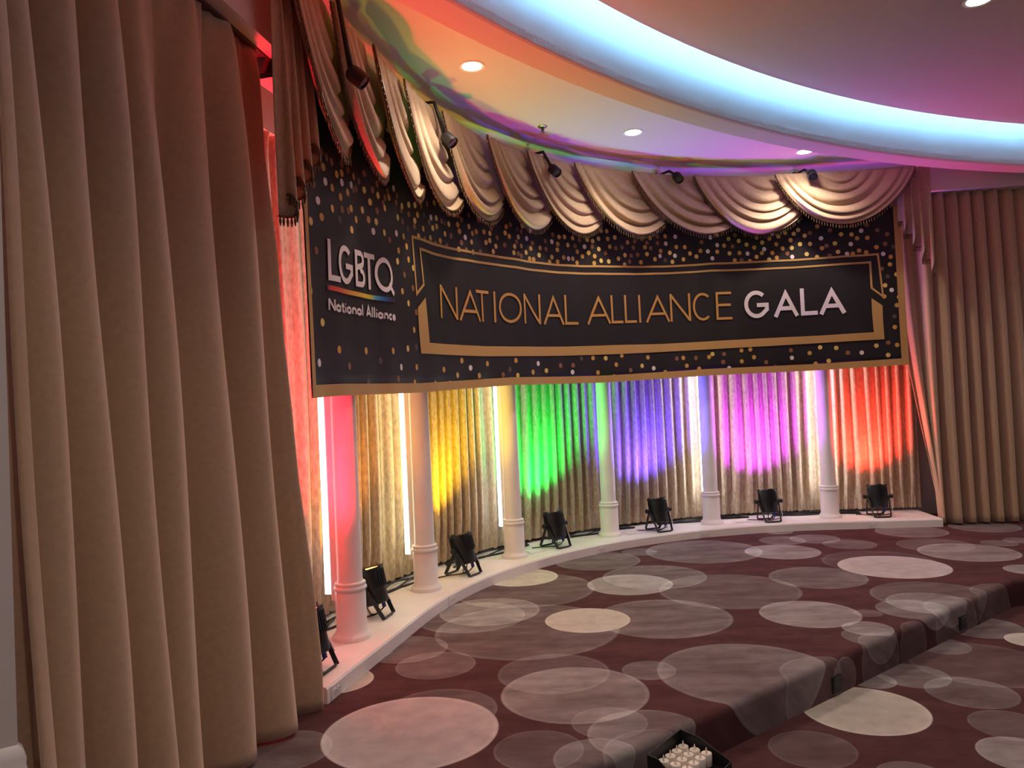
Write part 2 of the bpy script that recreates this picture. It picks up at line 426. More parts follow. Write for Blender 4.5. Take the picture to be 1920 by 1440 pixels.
# right beam
RP0 = Vector((4.22, 8.22)); RD = Vector((.995, -.07)).normalized(); RN = Vector((RD.y, -RD.x))
def rpt(t, n, z): p = RP0 + RD * t + RN * n; return (p.x, p.y, z)
mb = MB(); V = [rpt(t, n, z) for t in (.30, 4.2) for n in (-.12, .11) for z in (3.735, ZCEIL)]
mb.add(V, [(0, 1, 3, 2), (4, 6, 7, 5), (0, 4, 5, 1), (2, 3, 7, 6), (0, 2, 6, 4), (1, 5, 7, 3)])
tag(mb.build('trim_4', 'ceil'), 'mauve ceiling beam above the right drape', 'beam', kind='structure')
# wall end at far left, its edge standing where the drape ends
wc = Vector((-1.44, 2.19))
mb = MB()
wd = Vector((-.80, -.60)).normalized(); wn = Vector((-wd.y, wd.x))
def wpt(t, n, z): p = wc + wd * t + wn * n; return (p.x, p.y, z)
pl_ = [(0, 0), (4.4, 0), (4.4, -.25), (.35, -.25), (0, -.03)]
mb.add([wpt(t, n, z) for z in (0, 4.5) for t, n in pl_], [(4, 3, 2, 1, 0), (5, 6, 7, 8, 9)] + [(k_, (k_ + 1) % 5, 5 + (k_ + 1) % 5, 5 + k_) for k_ in range(5)])
tag(mb.build('wall_left', 'wall'), 'pale painted wall end beside the left drape', 'wall', kind='structure')
mb = MB(); mb.box((5.5, -13.1, 2.25), (25, .2, 4.5))  # unseen hall wall, added to hold back the room glow from behind the viewer
tag(mb.build('wall_rear_added', mat('brown_wall', srgb(120, 96, 84), .8, bump=(60, .05))), 'unseen brown hall wall added behind the viewer to block glow', 'wall', kind='structure')
ztop = .80
prof2 = [(.022, 0.0), (.022, ztop - .07), (.017, ztop - .06), (.019, ztop - .035), (.012, ztop - .012), (.0, ztop)]
mb = MB(); k = len(prof2)
V = [wpt(t - (n if t == 0 else 0), n, z) for t in (0, 4.4) for n, z in prof2]
mb.add(V, [(j, j + 1, k + j + 1, k + j) for j in range(k - 1)])
V = [wpt(-n, n, z) for n, z in prof2] + [wpt(-n, -.03, z) for n, z in prof2]
mb.add(V, [(k + j, k + j + 1, j + 1, j) for j in range(k - 1)])
tag(mb.build('baseboard_left', 'white', smooth=True, angle=35), 'white wainscot panel with moulded cap on the left wall end', 'wainscot', kind='structure')

# ================================================================== COLUMNS
COLS_PX = [(661, 1206), (800, 1112), (966, 1049), (1144, 1008), (1335, 985), (1557, 973)]
col_xy = []
for x, y in COLS_PX:
    p = onz(x, y, ZP); d = Vector((p.x, p.y)).normalized(); col_xy.append((p.x + d.x * .115, p.y + d.y * .115))
def s_of(x, y):
    ss_ = np.linspace(-2.2, ARC + 2.5, 2400); P = np.array([curve(s) for s in ss_]); return float(ss_[np.argmin(np.hypot(P[:, 0] - x, P[:, 1] - y))])
col_s = [s_of(*c) for c in col_xy]
col_lab = ['white turned column standing between the two light strips beside the red and amber curtains', 'white column between the amber lit and yellow lit curtains',
           'white column between the yellow lit and green lit curtains', 'white column tinted mint between the green lit and blue lit curtains',
           'white column between the blue lit and violet lit curtains', 'white column between the violet lit curtain and the fire-red curtain']
col_lab[0] = 'white column flushed pink between the red lit and amber lit curtains'
mb = MB(); mb.lathe([(.0, 0), (.118, 0), (.118, .022), (.112, .03), (.104, .036), (.098, .05)], 40); parts = {'base': mb}
mb = MB(); mb.lathe([(.098, .05), (.094, .06), (.094, .285), (.09, .292), (.09, .298)], 40); parts['pedestal'] = mb
mb = MB(); mb.lathe([(.09, .298), (.099, .302), (.103, .312), (.099, .323), (.094, .326), (.094, .331), (.097, .338), (.094, .347), (.08, .352)], 40); parts['necking_ring'] = mb
mb = MB(); mb.lathe([(.08, .352), (.0775, .37), (.0765, 1.2), (.073, 2.2), (.069, ZF - ZP - .06)], 40); parts['shaft'] = mb
mb = MB(); mb.lathe([(.069, ZF - ZP - .06), (.082, ZF - ZP - .05), (.085, ZF - ZP - .035), (.1, ZF - ZP - .02), (.1, ZF - ZP), (0, ZF - ZP)], 40); parts['capital'] = mb
proto = empty('column')
for nm, m_ in parts.items(): m_.build(nm, 'white', proto, smooth=True, angle=50)
col_obj = [proto] + [copy_tree(proto) for _ in range(5)]
for i, (x, y) in enumerate(col_xy):
    c = col_obj[i]
    c.location = (x, y, ZP); tag(c, col_lab[i], 'column', 'white columns along the curved ledge')

# ================================================================== CURTAINS BEHIND THE COLUMNS
def fold(ph): 
    c = math.cos(2 * PI * ph); return .82 * c + .18 * math.cos(4 * PI * ph + .6)
edges = [-1.42] + col_s + [ARC + 1.10]
cur_lab = ['tan velvet curtain lit hot pink and red beside the left drape', 'tan velvet curtain lit amber between two white columns', 'tan velvet curtain lit bright yellow',
           'tan velvet curtain lit green', 'tan velvet curtain lit royal blue', 'tan velvet curtain lit violet magenta', 'tan velvet curtain lit red with orange hot spot']
for i in range(7):
    sa, sb = edges[i], edges[i + 1]; n = max(6, round((sb - sa) / .112)); seed = 20 + i
    def fn(u, v, sa=sa, sb=sb, n=n, seed=seed):
        z = .318 + (3.439 - .318) * v
        warp = .45 * (noise1(u * n * .35 + 3 * seed, seed) - .5) * 2 + .10 * math.sin(v * 3 + u * 9 + seed)
        ph = u * n + warp
        amp = (.030 + .030 * noise1(u * n * .6 + 11, seed + 5)) * (1 - .25 * v)
        g = max(0, 1 - v / .10)                                  # gathered lower edge
        a = amp * fold(ph) * (1 - .55 * g) + .012 * g * math.cos(2 * PI * (ph * 2.7 + .3 * noise1(u * 40, seed)))
        hem = .016 * math.exp(-((v - .012) / .010) ** 2)
        top = .02 * max(0, (v - .965) / .035) * math.cos(2 * PI * ph * 2)
        e = min(1, min(u, 1 - u) * n / .5); e = e * e * (3 - 2 * e)     # flat at the seams
        s = sa + (sb - sa) * u + .010 * math.sin(2 * PI * ph * 2) * (1 - g) * e
        return P3(s, -.36 + a * e + hem + top * e + .02 * math.sin(v * PI), z + .006 * math.cos(2 * PI * ph * 2.7) * g * e)
    mb = MB(); mb.grid(fn, n * 16, 44)
    o = mb.build('back_curtain', 'crushed', smooth=True)
    tag(o, cur_lab[i], 'curtain', 'curtain panels hung behind the columns')

# ================================================================== STRIP LIGHTS BEHIND THE COLUMNS
tube_cols = [(.95, .97, 1.0), (1.0, 1.0, .66), (.86, .95, 1.0), None, (.92, .97, 1.0), (.92, .97, 1.0)]
for i, tc in enumerate(tube_cols):
    if tc is None: continue
    (x, y), s = col_xy[i], col_s[i]; t, n = frame(s)
    root = col_obj[i]; rz_ = math.atan2(-n.y, -n.x) - PI / 2; Rz = Matrix.Rotation(rz_, 3, 'Z')   # local +Y points at the curtain
    m_ = mat('light_strip_glow_%d' % i, (1, 1, 1, 1), .4, emit=(*tc, 1), estr=TUBE_E * (.3, .7, .6, 1, 1.1, 1.1)[i])
    b_ = MB(); b_.box(Rz @ Vector((0, .100, 1.63)), (.03, .05, 2.8), Rz); hs = b_.build('strip_housing', 'white', root)
    b_ = MB(); b_.box(Rz @ Vector((0, .145, 1.64)), (.034, .04, 2.74), Rz); b_.build('light_strip', m_, hs)

# ================================================================== STAGE UPLIGHTS
PARS = [((616, 1259), (1.0, .02, .05), (1, .12, .08), 'red'), ((727, 1157), (1.0, .36, .03), (1, .42, .06), 'amber'), ((890, 1079), (1.0, .62, .0), (1, .55, .05), 'yellow'),
        ((1057, 1028), (.0, 1.0, .10), (.3, 1, .5), 'green'), ((1247, 998), (.09, .05, 1.0), (.4, .4, 1), 'blue'), ((1450, 980), (.50, .05, 1.0), (.7, .4, 1), 'violet'), ((1655, 971), (1.0, .045, .03), (1, .4, .2), 'red2')]
par_lab = ['black stage uplight glowing red, half hidden by the large left drape', 'black stage uplight with glowing amber lens in front of the amber curtain', 'black stage uplight in front of the yellow lit curtain',
           'black stage uplight in front of the green lit curtain', 'black stage uplight in front of the blue lit curtain', 'black stage uplight in front of the violet lit curtain', 'black stage uplight in front of the fire-red curtain']
PAR_K = (1.9, .3, .6, .8, 1.15, 1.05, .85)
TILT = math.radians(12)
RT = Matrix.Rotation(-TILT, 3, 'X')                          # leans the top towards +Y (the curtain)
BC = Vector((0, .075, .215))                                 # pivot of the housing
def par_proto():
    root = empty('stage_uplight')
    b_ = MB(); b_.lathe([(0, -.125), (.08, -.125), (.088, -.118), (.088, -.03), (.095, -.02), (.095, .10), (.1, .104), (.1, .118), (.088, .118), (.084, .098), (.0, .098)], 40, BC, RT); h = b_.build('housing', 'black', root, smooth=True, angle=35)
    b_ = MB()
    for k_ in range(36):
        a = 2 * PI * k_ / 36; R2 = Matrix.Rotation(a, 3, 'Z')
        b_.box(BC + RT @ (R2 @ Vector((.0965, 0, .04))), (.007, .005, .112), RT @ R2)
    tag(b_.build('cooling_fins', 'blackmetal', h), kind='stuff')
    for c_, s_ in (((.0, .094, .124), (.06, .012, .022)), ((.096, 0, .12), (.012, .05, .022)), ((-.096, 0, .12), (.012, .05, .022)), ((0, -.096, .119), (.05, .01, .012))):
        b_ = MB(); b_.box(BC + RT @ Vector(c_), s_, RT); b_.build('gel_frame_clip', 'black', h)
    for sy, yfoot in ((-1, -.035), (1, .20)):                # two yokes form the stand
        b_ = MB()
        for sx in (-1, 1):
            top_ = BC + Vector((sx * .112, 0, 0)); bot = Vector((sx * .085, yfoot, .018))
            d = bot - top_; ln = d.length
            zax = d.normalized(); xax = Vector((1, 0, 0)); xax = (xax - zax * xax.dot(zax)).normalized(); yax = zax.cross(xax)
            Rm = Matrix((xax, yax, zax)).transposed()
            b_.box((top_ + bot) / 2, (.006, .028, ln + .02), Rm)
        b_.tube([(-.086, yfoot, .03), (-.076, yfoot, .013), (-.06, yfoot, .0085), (.06, yfoot, .0085), (.076, yfoot, .013), (.086, yfoot, .03)], .0085, 8)
        b_.build('yoke', 'blackmetal', root)
    for sx in (-1, 1):
        b_ = MB(); b_.tube([BC + Vector((sx * .09, 0, 0)), BC + Vector((sx * .122, 0, 0))], .012, 12); b_.tube([BC + Vector((sx * .12, 0, 0)), BC + Vector((sx * .15, 0, 0))], [.021, .024], 10); b_.build('tilt_knob', 'black', root, smooth=True, angle=40)
    b_ = MB(); b_.tube([BC + RT @ Vector((.035, -.035, -.125)), BC + RT @ Vector((.035, -.035, -.165))], .014, 12); pc = b_.build('power_plug', 'blue', root, smooth=True, angle=40)
    pth = [BC + RT @ Vector((.035, -.035, -.165)), Vector((.035, .04, .03)), Vector((.01, .07, .010)), Vector((-.05, .12, .008)), Vector((-.12, .17, .008)), Vector((-.2, .2, .008))]
    b_ = MB(); b_.tube(pth, .005, 6); b_.build('cable', 'black', root, smooth=True)
    b_ = MB(); b_.tube([BC + RT @ Vector((-.03, -.03, -.12)), Vector((-.03, .03, .03)), Vector((.02, .10, .009)), Vector((.1, .15, .008)), Vector((.19, .21, .008))], .0045, 6); b_.build('cable', 'black', root, smooth=True)
    b_ = MB(); b_.box(BC + Vector((.116, -.062, -.115)), (.003, .022, .07), Matrix.Rotation(math.radians(-28), 3, 'X')); b_.build('rating_label', 'sticker', root)
    return root
pp = par_proto()
par_objs = [pp] + [copy_tree(pp) for _ in range(6)]
par_info = []
for i, ((x, y), lc, ec, nm) in enumerate(PARS):
    p = onz(x, y, ZP); s = s_of(p.x, p.y); t, n = frame(s)
    o = par_objs[i]
    rz = math.atan2(-n.y, -n.x) - PI / 2
    o.location = (p.x - n.x * .03, p.y - n.y * .03, ZP); o.rotation_euler = (0, 0, rz)
    tag(o, par_lab[i], 'stage light', 'stage uplights along the ledge')
    lm = mat('uplight_lens_' + nm, (.8, .8, .8, 1), .3, emit=(*ec, 1), estr=5)
    b_ = MB(); b_.lathe([(0, .106), (.082, .106)], 32, BC, RT); b_.build('lens', lm, o)
    ld = bpy.data.lights.new('uplight_beam', 'SPOT'); ld.energy = PAR_W * PAR_K[i]; ld.color = lc; ld.spot_size = math.radians(124); ld.spot_blend = 1.0; ld.shadow_soft_size = .05
    lo = bpy.data.objects.new('uplight_beam', ld); COL.objects.link(lo); lo.parent = o
    lo.location = BC + RT @ Vector((0, 0, .13)); lo.rotation_euler = (math.radians(180) - TILT, 0, 0)
    par_info.append((s, o))

# black cable bundles lying along the foot of the curtains
for i in range(6):
    sa, sb = par_info[i][0] + .16, par_info[i + 1][0] - .12
    b_ = MB()
    for kx in range(3):
        pts = []
        for q_ in range(15):
            u = q_ / 14; s = sa + (sb - sa) * u
            pts.append(P3(s, -.215 - .03 * kx + .03 * math.sin(u * 9 + kx * 2 + i), ZP + .009 + .012 * kx * abs(math.sin(u * 5 + kx))))
        b_.tube(pts, .008, 6)
    o = b_.build('power_cable', 'black', smooth=True)
    tag(o, 'black cables trailing along the ledge between the %s and %s lit curtains' % (('red', 'amber', 'yellow', 'green', 'blue', 'violet', 'fire-red')[i], ('red', 'amber', 'yellow', 'green', 'blue', 'violet', 'fire-red')[i + 1]), 'cable', 'cables along the ledge')

# pale floor-socket lids on the ledge behind the middle uplights
for i, w_ in ((3, 'green'), (4, 'blue'), (5, 'violet')):
    s = par_info[i][0] - .30; t, n = frame(s); x, y = curve(s, .02)
    b_ = MB(); b_.box((0, 0, .006), (.19, .13, .012)); b_.box((0, 0, .014), (.16, .10, .006))
    o = b_.build('access_plate', 'white'); o.location = (x, y, ZP); o.rotation_euler = (0, 0, math.atan2(t.y, t.x))
    tag(o, 'white access plate on the ledge behind the uplight of the %s curtain' % w_, 'plate', 'access plates on the ledge')

# outlets on the face of the ledge
OUT_PX = [((630, 1292), 'nearest the large left drape'), ((847, 1123), 'below the uplight of the yellow curtain'), ((1129, 1031), 'below the mint tinted column'), ((1322, 1004), 'below the column of the blue curtain'), ((1637, 985), 'below the uplight of the fire-red curtain')]
for (x, y), w_ in OUT_PX:
    s, z = px2s(x, y, .27); t, n = frame(s); px, py = curve(s, .27)
    root = empty('wall_outlet', (px, py, ZS + .041), math.atan2(t.y, t.x))
    b_ = MB(); b_.box((0, -.003, 0), (.118, .006, .072)); b_.build('cover_plate', 'outlet', root)
    for sx in (-1, 1):
        b_ = MB(); b_.tube([(sx * .021, -.005, 0), (sx * .021, -.0095, 0)], .0165, 16); sk = b_.build('socket', 'outlet', root)
        b_ = MB(); b_.box((sx * .021 - .003, -.0098, .006), (.008, .001, .0025)); b_.box((sx * .021 - .003, -.0098, -.006), (.008, .001, .0025)); b_.box((sx * .021 + .008, -.0098, 0), (.004, .001, .005)); b_.build('slot', 'slot', sk)
    tag(root, 'white double outlet on the ledge face ' + w_, 'outlet', 'outlets along the ledge face')

# ================================================================== BANNER
DB = .16
sL, _ = px2s(577, 650, DB); sR, _ = px2s(1699, 600, DB)
bot_px = [(578, 747), (640, 742), (790, 736), (960, 722), (1140, 717), (1330, 704), (1540, 694), (1697, 684)]
bs = [px2s(x, y, DB) for x, y in bot_px]
def zbot(s): return float(np.interp(s, [b[0] for b in bs], [b[1] for b in bs]))
ZBT = 3.62
def bpt(s, z, off=0.0):
    rip = .007 * math.sin(s * 4.1 + .6) + .005 * math.sin(s * 9.3 + z) + .004 * math.sin(s * 17 + 2 * z)
    x, y = curve(s, DB + rip + off); return (x, y, z)
banner = empty('banner', P3(sL, DB, zbot(sL)))
_binv = Vector(banner.location)
def bl(p): return (p[0] - _binv.x, p[1] - _binv.y, p[2] - _binv.z)
mb = MB(); mb.grid(lambda u, v: bl(bpt(sL + (sR - sL) * u, zbot(sL + (sR - sL) * u) * (1 - v) + ZBT * v)), 180, 14)
o = mb.build('cloth', 'banner', banner, smooth=True); solidify(o, .003, 0)
# gold border along left, bottom and right
mb = MB()
mb.grid(lambda u, v: bl(bpt(sL + (sR - sL) * u, zbot(sL + (sR - sL) * u) + .07 * v, .006)), 240, 1)
mb.grid(lambda u, v: bl(bpt(sL + .045 * u, zbot(sL) + (ZBT - zbot(sL)) * v, .008)), 1, 12)
mb.grid(lambda u, v: bl(bpt(sR - .075 + .075 * u, zbot(sR) + (ZBT - zbot(sR)) * v, .008)), 2, 12)
mb.build('gold_border', 'gold', banner, smooth=True)

def poly_on_banner(px_pts, off, material, name, closed=True):
    """a flat printed shape given by its outline in the picture, tessellated in (s, z)"""
    from mathutils.geometry import tessellate_polygon
    pts = [px2s(x, y, DB) for x, y in px_pts]
    return pts
def strip(mb, pts, w, off, closed=False):
    """ribbon of width w along a polyline in (s, z), mitred, cut short so that it follows the curve"""
    pts = [Vector(p) for p in pts]; n = len(pts); L, R = [], []
    for i, p in enumerate(pts):
        a = pts[(i - 1) % n] if (closed or i > 0) else None; b = pts[(i + 1) % n] if (closed or i < n - 1) else None
        d1 = (p - a).normalized() if a is not None else (b - p).normalized(); d2 = (b - p).normalized() if b is not None else d1
        n1 = Vector((-d1.y, d1.x)); n2 = Vector((-d2.y, d2.x)); m = n1 + n2
        if m.length < 1e-6: m = n1
        m.normalize(); m = m / max(.45, m.dot(n1))
        L.append(p + m * w / 2); R.append(p - m * w / 2)
    for i in range(n if closed else n - 1):
        j = (i + 1) % n; k_ = max(1, int((pts[j] - pts[i]).length / .06))
        V = []
        for q_ in range(k_ + 1):
            f = q_ / k_; a = L[i].lerp(L[j], f); b = R[i].lerp(R[j], f)
            V += [bl(bpt(a.x, a.y, off)), bl(bpt(b.x, b.y, off))]
        mb.add(V, [(2 * q_, 2 * q_ + 1, 2 * q_ + 3, 2 * q_ + 2) for q_ in range(k_)])
# double-line bracket above, solid bracket below
def along(px_list, n=14):
    out = []
    for (a, b) in zip(px_list[:-1], px_list[1:]):
        out.append(a)
    out.append(px_list[-1]); return out
topline_o = [(771, 444), (830, 462), (900, 476), (960, 486), (1047, 497), (1140, 500), (1240, 500), (1330, 495), (1440, 490), (1540, 484), (1645, 477)]
topline_i = [(784, 467), (830, 480), (900, 492), (960, 501), (1047, 511), (1140, 514), (1240, 513), (1330, 508), (1440, 504), (1540, 498), (1631, 492)]
loop = [(780, 551)] + topline_o + [(1655, 556), (1634, 540)] + topline_i[::-1] + [(791, 534)]
mb = MB(); strip(mb, [px2s(x, y, DB) for x, y in loop], .021, .006, closed=True)
mb.build('line_bracket', 'gold', banner, smooth=True)
lo_out = [(781.5, 577), (784, 620), (788, 663), (900, 668), (960, 668), (1060, 667), (1160, 664), (1240, 660), (1330, 655), (1440, 649), (1540, 643), (1658, 636), (1655, 600), (1654, 573)]
lo_in = [(794, 558), (798, 600), (802, 643), (900, 649), (960, 650), (1060, 650), (1160, 647), (1240, 645), (1330, 640), (1440, 634), (1540, 629), (1638, 623), (1635, 590), (1633.5, 559)]
mb = MB(); V = []
for i in range(len(lo_out) - 1):
    for q_ in range(10):
        f = q_ / 10
        a = px2s(lo_out[i][0] * (1 - f) + lo_out[i + 1][0] * f, lo_out[i][1] * (1 - f) + lo_out[i + 1][1] * f, DB); b = px2s(lo_in[i][0] * (1 - f) + lo_in[i + 1][0] * f, lo_in[i][1] * (1 - f) + lo_in[i + 1][1] * f, DB)
        V += [bl(bpt(a[0], a[1], .008)), bl(bpt(b[0], b[1], .008))]
a = px2s(*lo_out[-1], DB); b = px2s(*lo_in[-1], DB); V += [bl(bpt(a[0], a[1], .008)), bl(bpt(b[0], b[1], .008))]
mb.add(V, [(2 * i, 2 * i + 1, 2 * i + 3, 2 * i + 2) for i in range(len(V) // 2 - 1)])
mb.build('solid_bracket', 'gold', banner, smooth=True)

# ---- lettering: strokes in a unit box
def arc(cx, cy, rx, ry, a0, a1, n=20):
    return [(cx + rx * math.cos(math.radians(a0 + (a1 - a0) * i / n)), cy + ry * math.sin(math.radians(a0 + (a1 - a0) * i / n))) for i in range(n + 1)]
def glyph(ch, h):   # h = half stroke in x units (hx), in y units (hy)
    hx, hy = h
    l, r, b, t = hx, 1 - hx, hy, 1 - hy
    return {
        'N': [[(l, 0), (l, 1)], [(l, 1 - hy * .6), (r, hy * .6)], [(r, 0), (r, 1)]],
        'A': [[(l * .9, 0), (.5, 1 - hy * 2.1), (1 - l * .9, 0)], [(.22, .30), (.78, .30)]],
        'T': [[(0, t), (1, t)], [(.5, 0), (.5, t)]],
        'I': [[(.5, 0), (.5, 1)]],
        'O': [arc(.5, .5, .5 - hx, .5 - hy, 0, 360, 36)],
        'L': [[(l, 1), (l, b), (1, b)]],
        'C': [arc(.52, .5, .52 - hx, .5 - hy, 50, 310, 26)],
        'E': [[(1, t), (l, t), (l, b), (1, b)], [(l, .53), (.94, .53)]],
        'G': [arc(.5, .5, .5 - hx, .5 - hy, 47, 318, 28) + [(r, .30), (r, .47), (.52, .47)]],
        'B': [[(l, 0), (l, 1)], [(l, t), (.52, t)] + arc(.55, .755, .33 - hx * .4, .245 - hy, 90, -90, 10) + [(l, .51)], [(.52, .51)] + arc(.58, .265, .42 - hx, .265 - hy, 90, -90, 10) + [(l, b)]],
        'Q': [arc(.47, .5, .47 - hx, .5 - hy, 0, 360, 36), [(.70, .26), (.99, -.02)]],
    }[ch]
def table(px_pts):
    q_ = [px2s(x, y, DB) for x, y in px_pts]; q_.sort(); return lambda s: float(np.interp(s, [a[0] for a in q_], [a[1] for a in q_]))
def write(name, chars, material, base_tab, top_tab, ymid, w_m, off=.009, parent=banner):
    for ch, xa, xb in chars:
        mb = MB(); sa, _ = px2s(xa, ymid(xa), DB); sb, _ = px2s(xb, ymid(xb), DB)
        wd_ = sb - sa; hh = top_tab((sa + sb) / 2) - base_tab((sa + sb) / 2)
        for pl_ in glyph(ch, (w_m / 2 / wd_, w_m / 2 / hh)):
            closed = len(pl_) > 4 and (Vector(pl_[0]) - Vector(pl_[-1])).length < 1e-4
            if closed: pl_ = pl_[:-1]
            pts = []
            for x, y in pl_:
                s = sa + wd_ * x; zb_, zt_ = base_tab(s), top_tab(s); pts.append((s, zb_ + (zt_ - zb_) * y))
            strip(mb, pts, w_m, off, closed)
        mb.build('letter', material, parent, smooth=True)
btab = table([(826, 596), (880, 602), (960, 606), (1083, 609), (1140, 607), (1203, 605), (1290, 602), (1371, 599), (1497, 592), (1585, 587)])
ttab = table([(824, 533), (880, 542), (960, 550), (1055, 553), (1140, 554), (1203, 553), (1290, 550), (1371, 547), (1497, 541), (1580, 537)])
ym = lambda x: float(np.interp(x, [820, 960, 1140, 1371, 1590], [565, 578, 580, 573, 562]))
main = [('N', 825.5, 858.5), ('A', 861, 899), ('T', 891, 915.5), ('I', 921, 930), ('O', 933, 975), ('N', 979.5, 1013.5), ('A', 1018, 1057), ('L', 1058, 1082.5),
        ('A', 1100, 1142.5), ('L', 1143.5, 1166), ('L', 1169, 1192), ('I', 1194.5, 1203), ('A', 1210, 1255), ('N', 1256, 1294.5), ('C', 1299, 1334.5), ('E', 1341, 1371)]
write('gold_lettering', main, 'letter_gold', btab, ttab, ym, .026)
gala = [('G', 1394.5, 1440.5), ('A', 1449, 1497), ('L', 1501, 1532), ('A', 1535, 1585)]
write('white_lettering', gala, 'letter_white', btab, ttab, ym, .044)
b2 = table([(611, 525), (636, 530), (662, 536), (690, 541), (702, 545), (735, 551)])
t2 = table([(611, 447.5), (633, 456), (664, 467.5), (690, 474), (702, 478), (735, 490)])
ym2 = lambda x: float(np.interp(x, [611, 735], [490, 520]))
lg = [('L', 611.5, 634.5), ('G', 632, 660), ('B', 664.5, 685), ('T', 684.5, 702.5), ('Q', 702.5, 735)]
write('white_lettering', lg, 'letter_white', b2, t2, ym2, .034)
# rainbow bar with its own colours
rb = bpy.data.materials.new('rainbow_print'); rb.use_nodes = True; nt = rb.node_tree
uvn = nt.nodes.new('ShaderNodeUVMap'); uvn.uv_map = 'bar'; sx_ = nt.nodes.new('ShaderNodeSeparateXYZ'); nt.links.new(uvn.outputs[0], sx_.inputs[0])
rr_ = nt.nodes.new('ShaderNodeValToRGB'); el = rr_.color_ramp.elements
el[0].position = 0; el[0].color = srgb(40, 36, 38); el[1].position = .05; el[1].color = srgb(225, 62, 52)
for p_, c_ in ((.22, (222, 100, 60)), (.38, (228, 165, 62)), (.58, (232, 200, 60)), (.68, (205, 205, 60)), (.74, (80, 170, 200)), (.82, (40, 100, 190)), (.92, (38, 45, 90)), (1.0, (40, 36, 38))):
    e = el.new(p_); e.color = srgb(*c_)
nt.links.new(sx_.outputs[0], rr_.inputs[0]); nt.links.new(rr_.outputs[0], nt.nodes['Principled BSDF'].inputs['Base Color']); nt.nodes['Principled BSDF'].inputs['Roughness'].default_value = .55
V = []; U = []
for q_ in range(25):
    f = q_ / 24; x = 611 + 127 * f
    a = px2s(x, 534 + 26 * f + 5 * math.sin(f * PI) * .3, DB); b = px2s(x, 543 + 25 * f + 5 * math.sin(f * PI) * .3, DB)
    V += [bl(bpt(a[0], a[1], .008)), bl(bpt(b[0], b[1], .008))]; U += [(f, 0), (f, 1)]
mb = MB(); mb.add(V, [(2 * i, 2 * i + 1, 2 * i + 3, 2 * i + 2) for i in range(24)]); o = mb.build('rainbow_bar', rb, banner)
ly = o.data.uv_layers.new(name='bar')
for li, l in enumerate(o.data.loops): ly.data[li].uv = U[l.vertex_index]
# small rounded lettering
def small(ch):
    h = .06
    return {'N': (.62, [[(.06, 0), (.06, .95)], [(.06, .93), (.56, .03)], [(.56, 0), (.56, .95)]]),
            'A': (.66, [[(.03, 0), (.33, .95), (.63, 0)], [(.14, .28), (.52, .28)]]),
            'a': (.50, [arc(.23, .27, .19, .23, 35, 325, 14), [(.43, 0), (.43, .52)]]),
            't': (.34, [[(.16, .8), (.16, .12), (.26, .05), (.32, .06)], [(.02, .54), (.32, .54)]]),
            'i': (.18, [[(.09, 0), (.09, .52)], [(.09, .70), (.09, .80)]]),
            'o': (.52, [arc(.26, .27, .2, .23, 0, 360, 18)]),
            'n': (.50, [[(.08, 0), (.08, .54)], [(.08, .36)] + arc(.25, .34, .17, .17, 180, 0, 8) + [(.42, 0)]]),
            'l': (.18, [[(.09, 0), (.09, .98)]]),
            'c': (.44, [arc(.26, .27, .2, .23, 50, 310, 14)]),
            'e': (.48, [[(.07, .28), (.43, .28)] + arc(.25, .27, .18, .23, 0, 310, 16)]),
            ' ': (.30, [])}[ch]
b3 = table([(614, 581), (650, 587), (690, 593), (739, 601)]); t3 = table([(614, 558), (650, 565), (690, 572.5), (739, 583)])
sa, _ = px2s(613.5, 570, DB); sb, _ = px2s(739, 592, DB)
txt = 'National Alliance'; tw = sum(small(c)[0] + .06 for c in txt); x = 0
for c in txt:
    w_, pls = small(c); mb = MB()
    for pl_ in pls:
        closed = len(pl_) > 4 and (Vector(pl_[0]) - Vector(pl_[-1])).length < 1e-4
        if closed: pl_ = pl_[:-1]
        pts = []
        for gx, gy in pl_:
            s = sa + (sb - sa) * (x + gx) / tw; pts.append((s, b3(s) + (t3(s) - b3(s)) * gy * .97))
        strip(mb, pts, .0165, .009, closed)
    x += w_ + .06
    if pls: mb.build('letter', 'letter_white', banner, smooth=True)

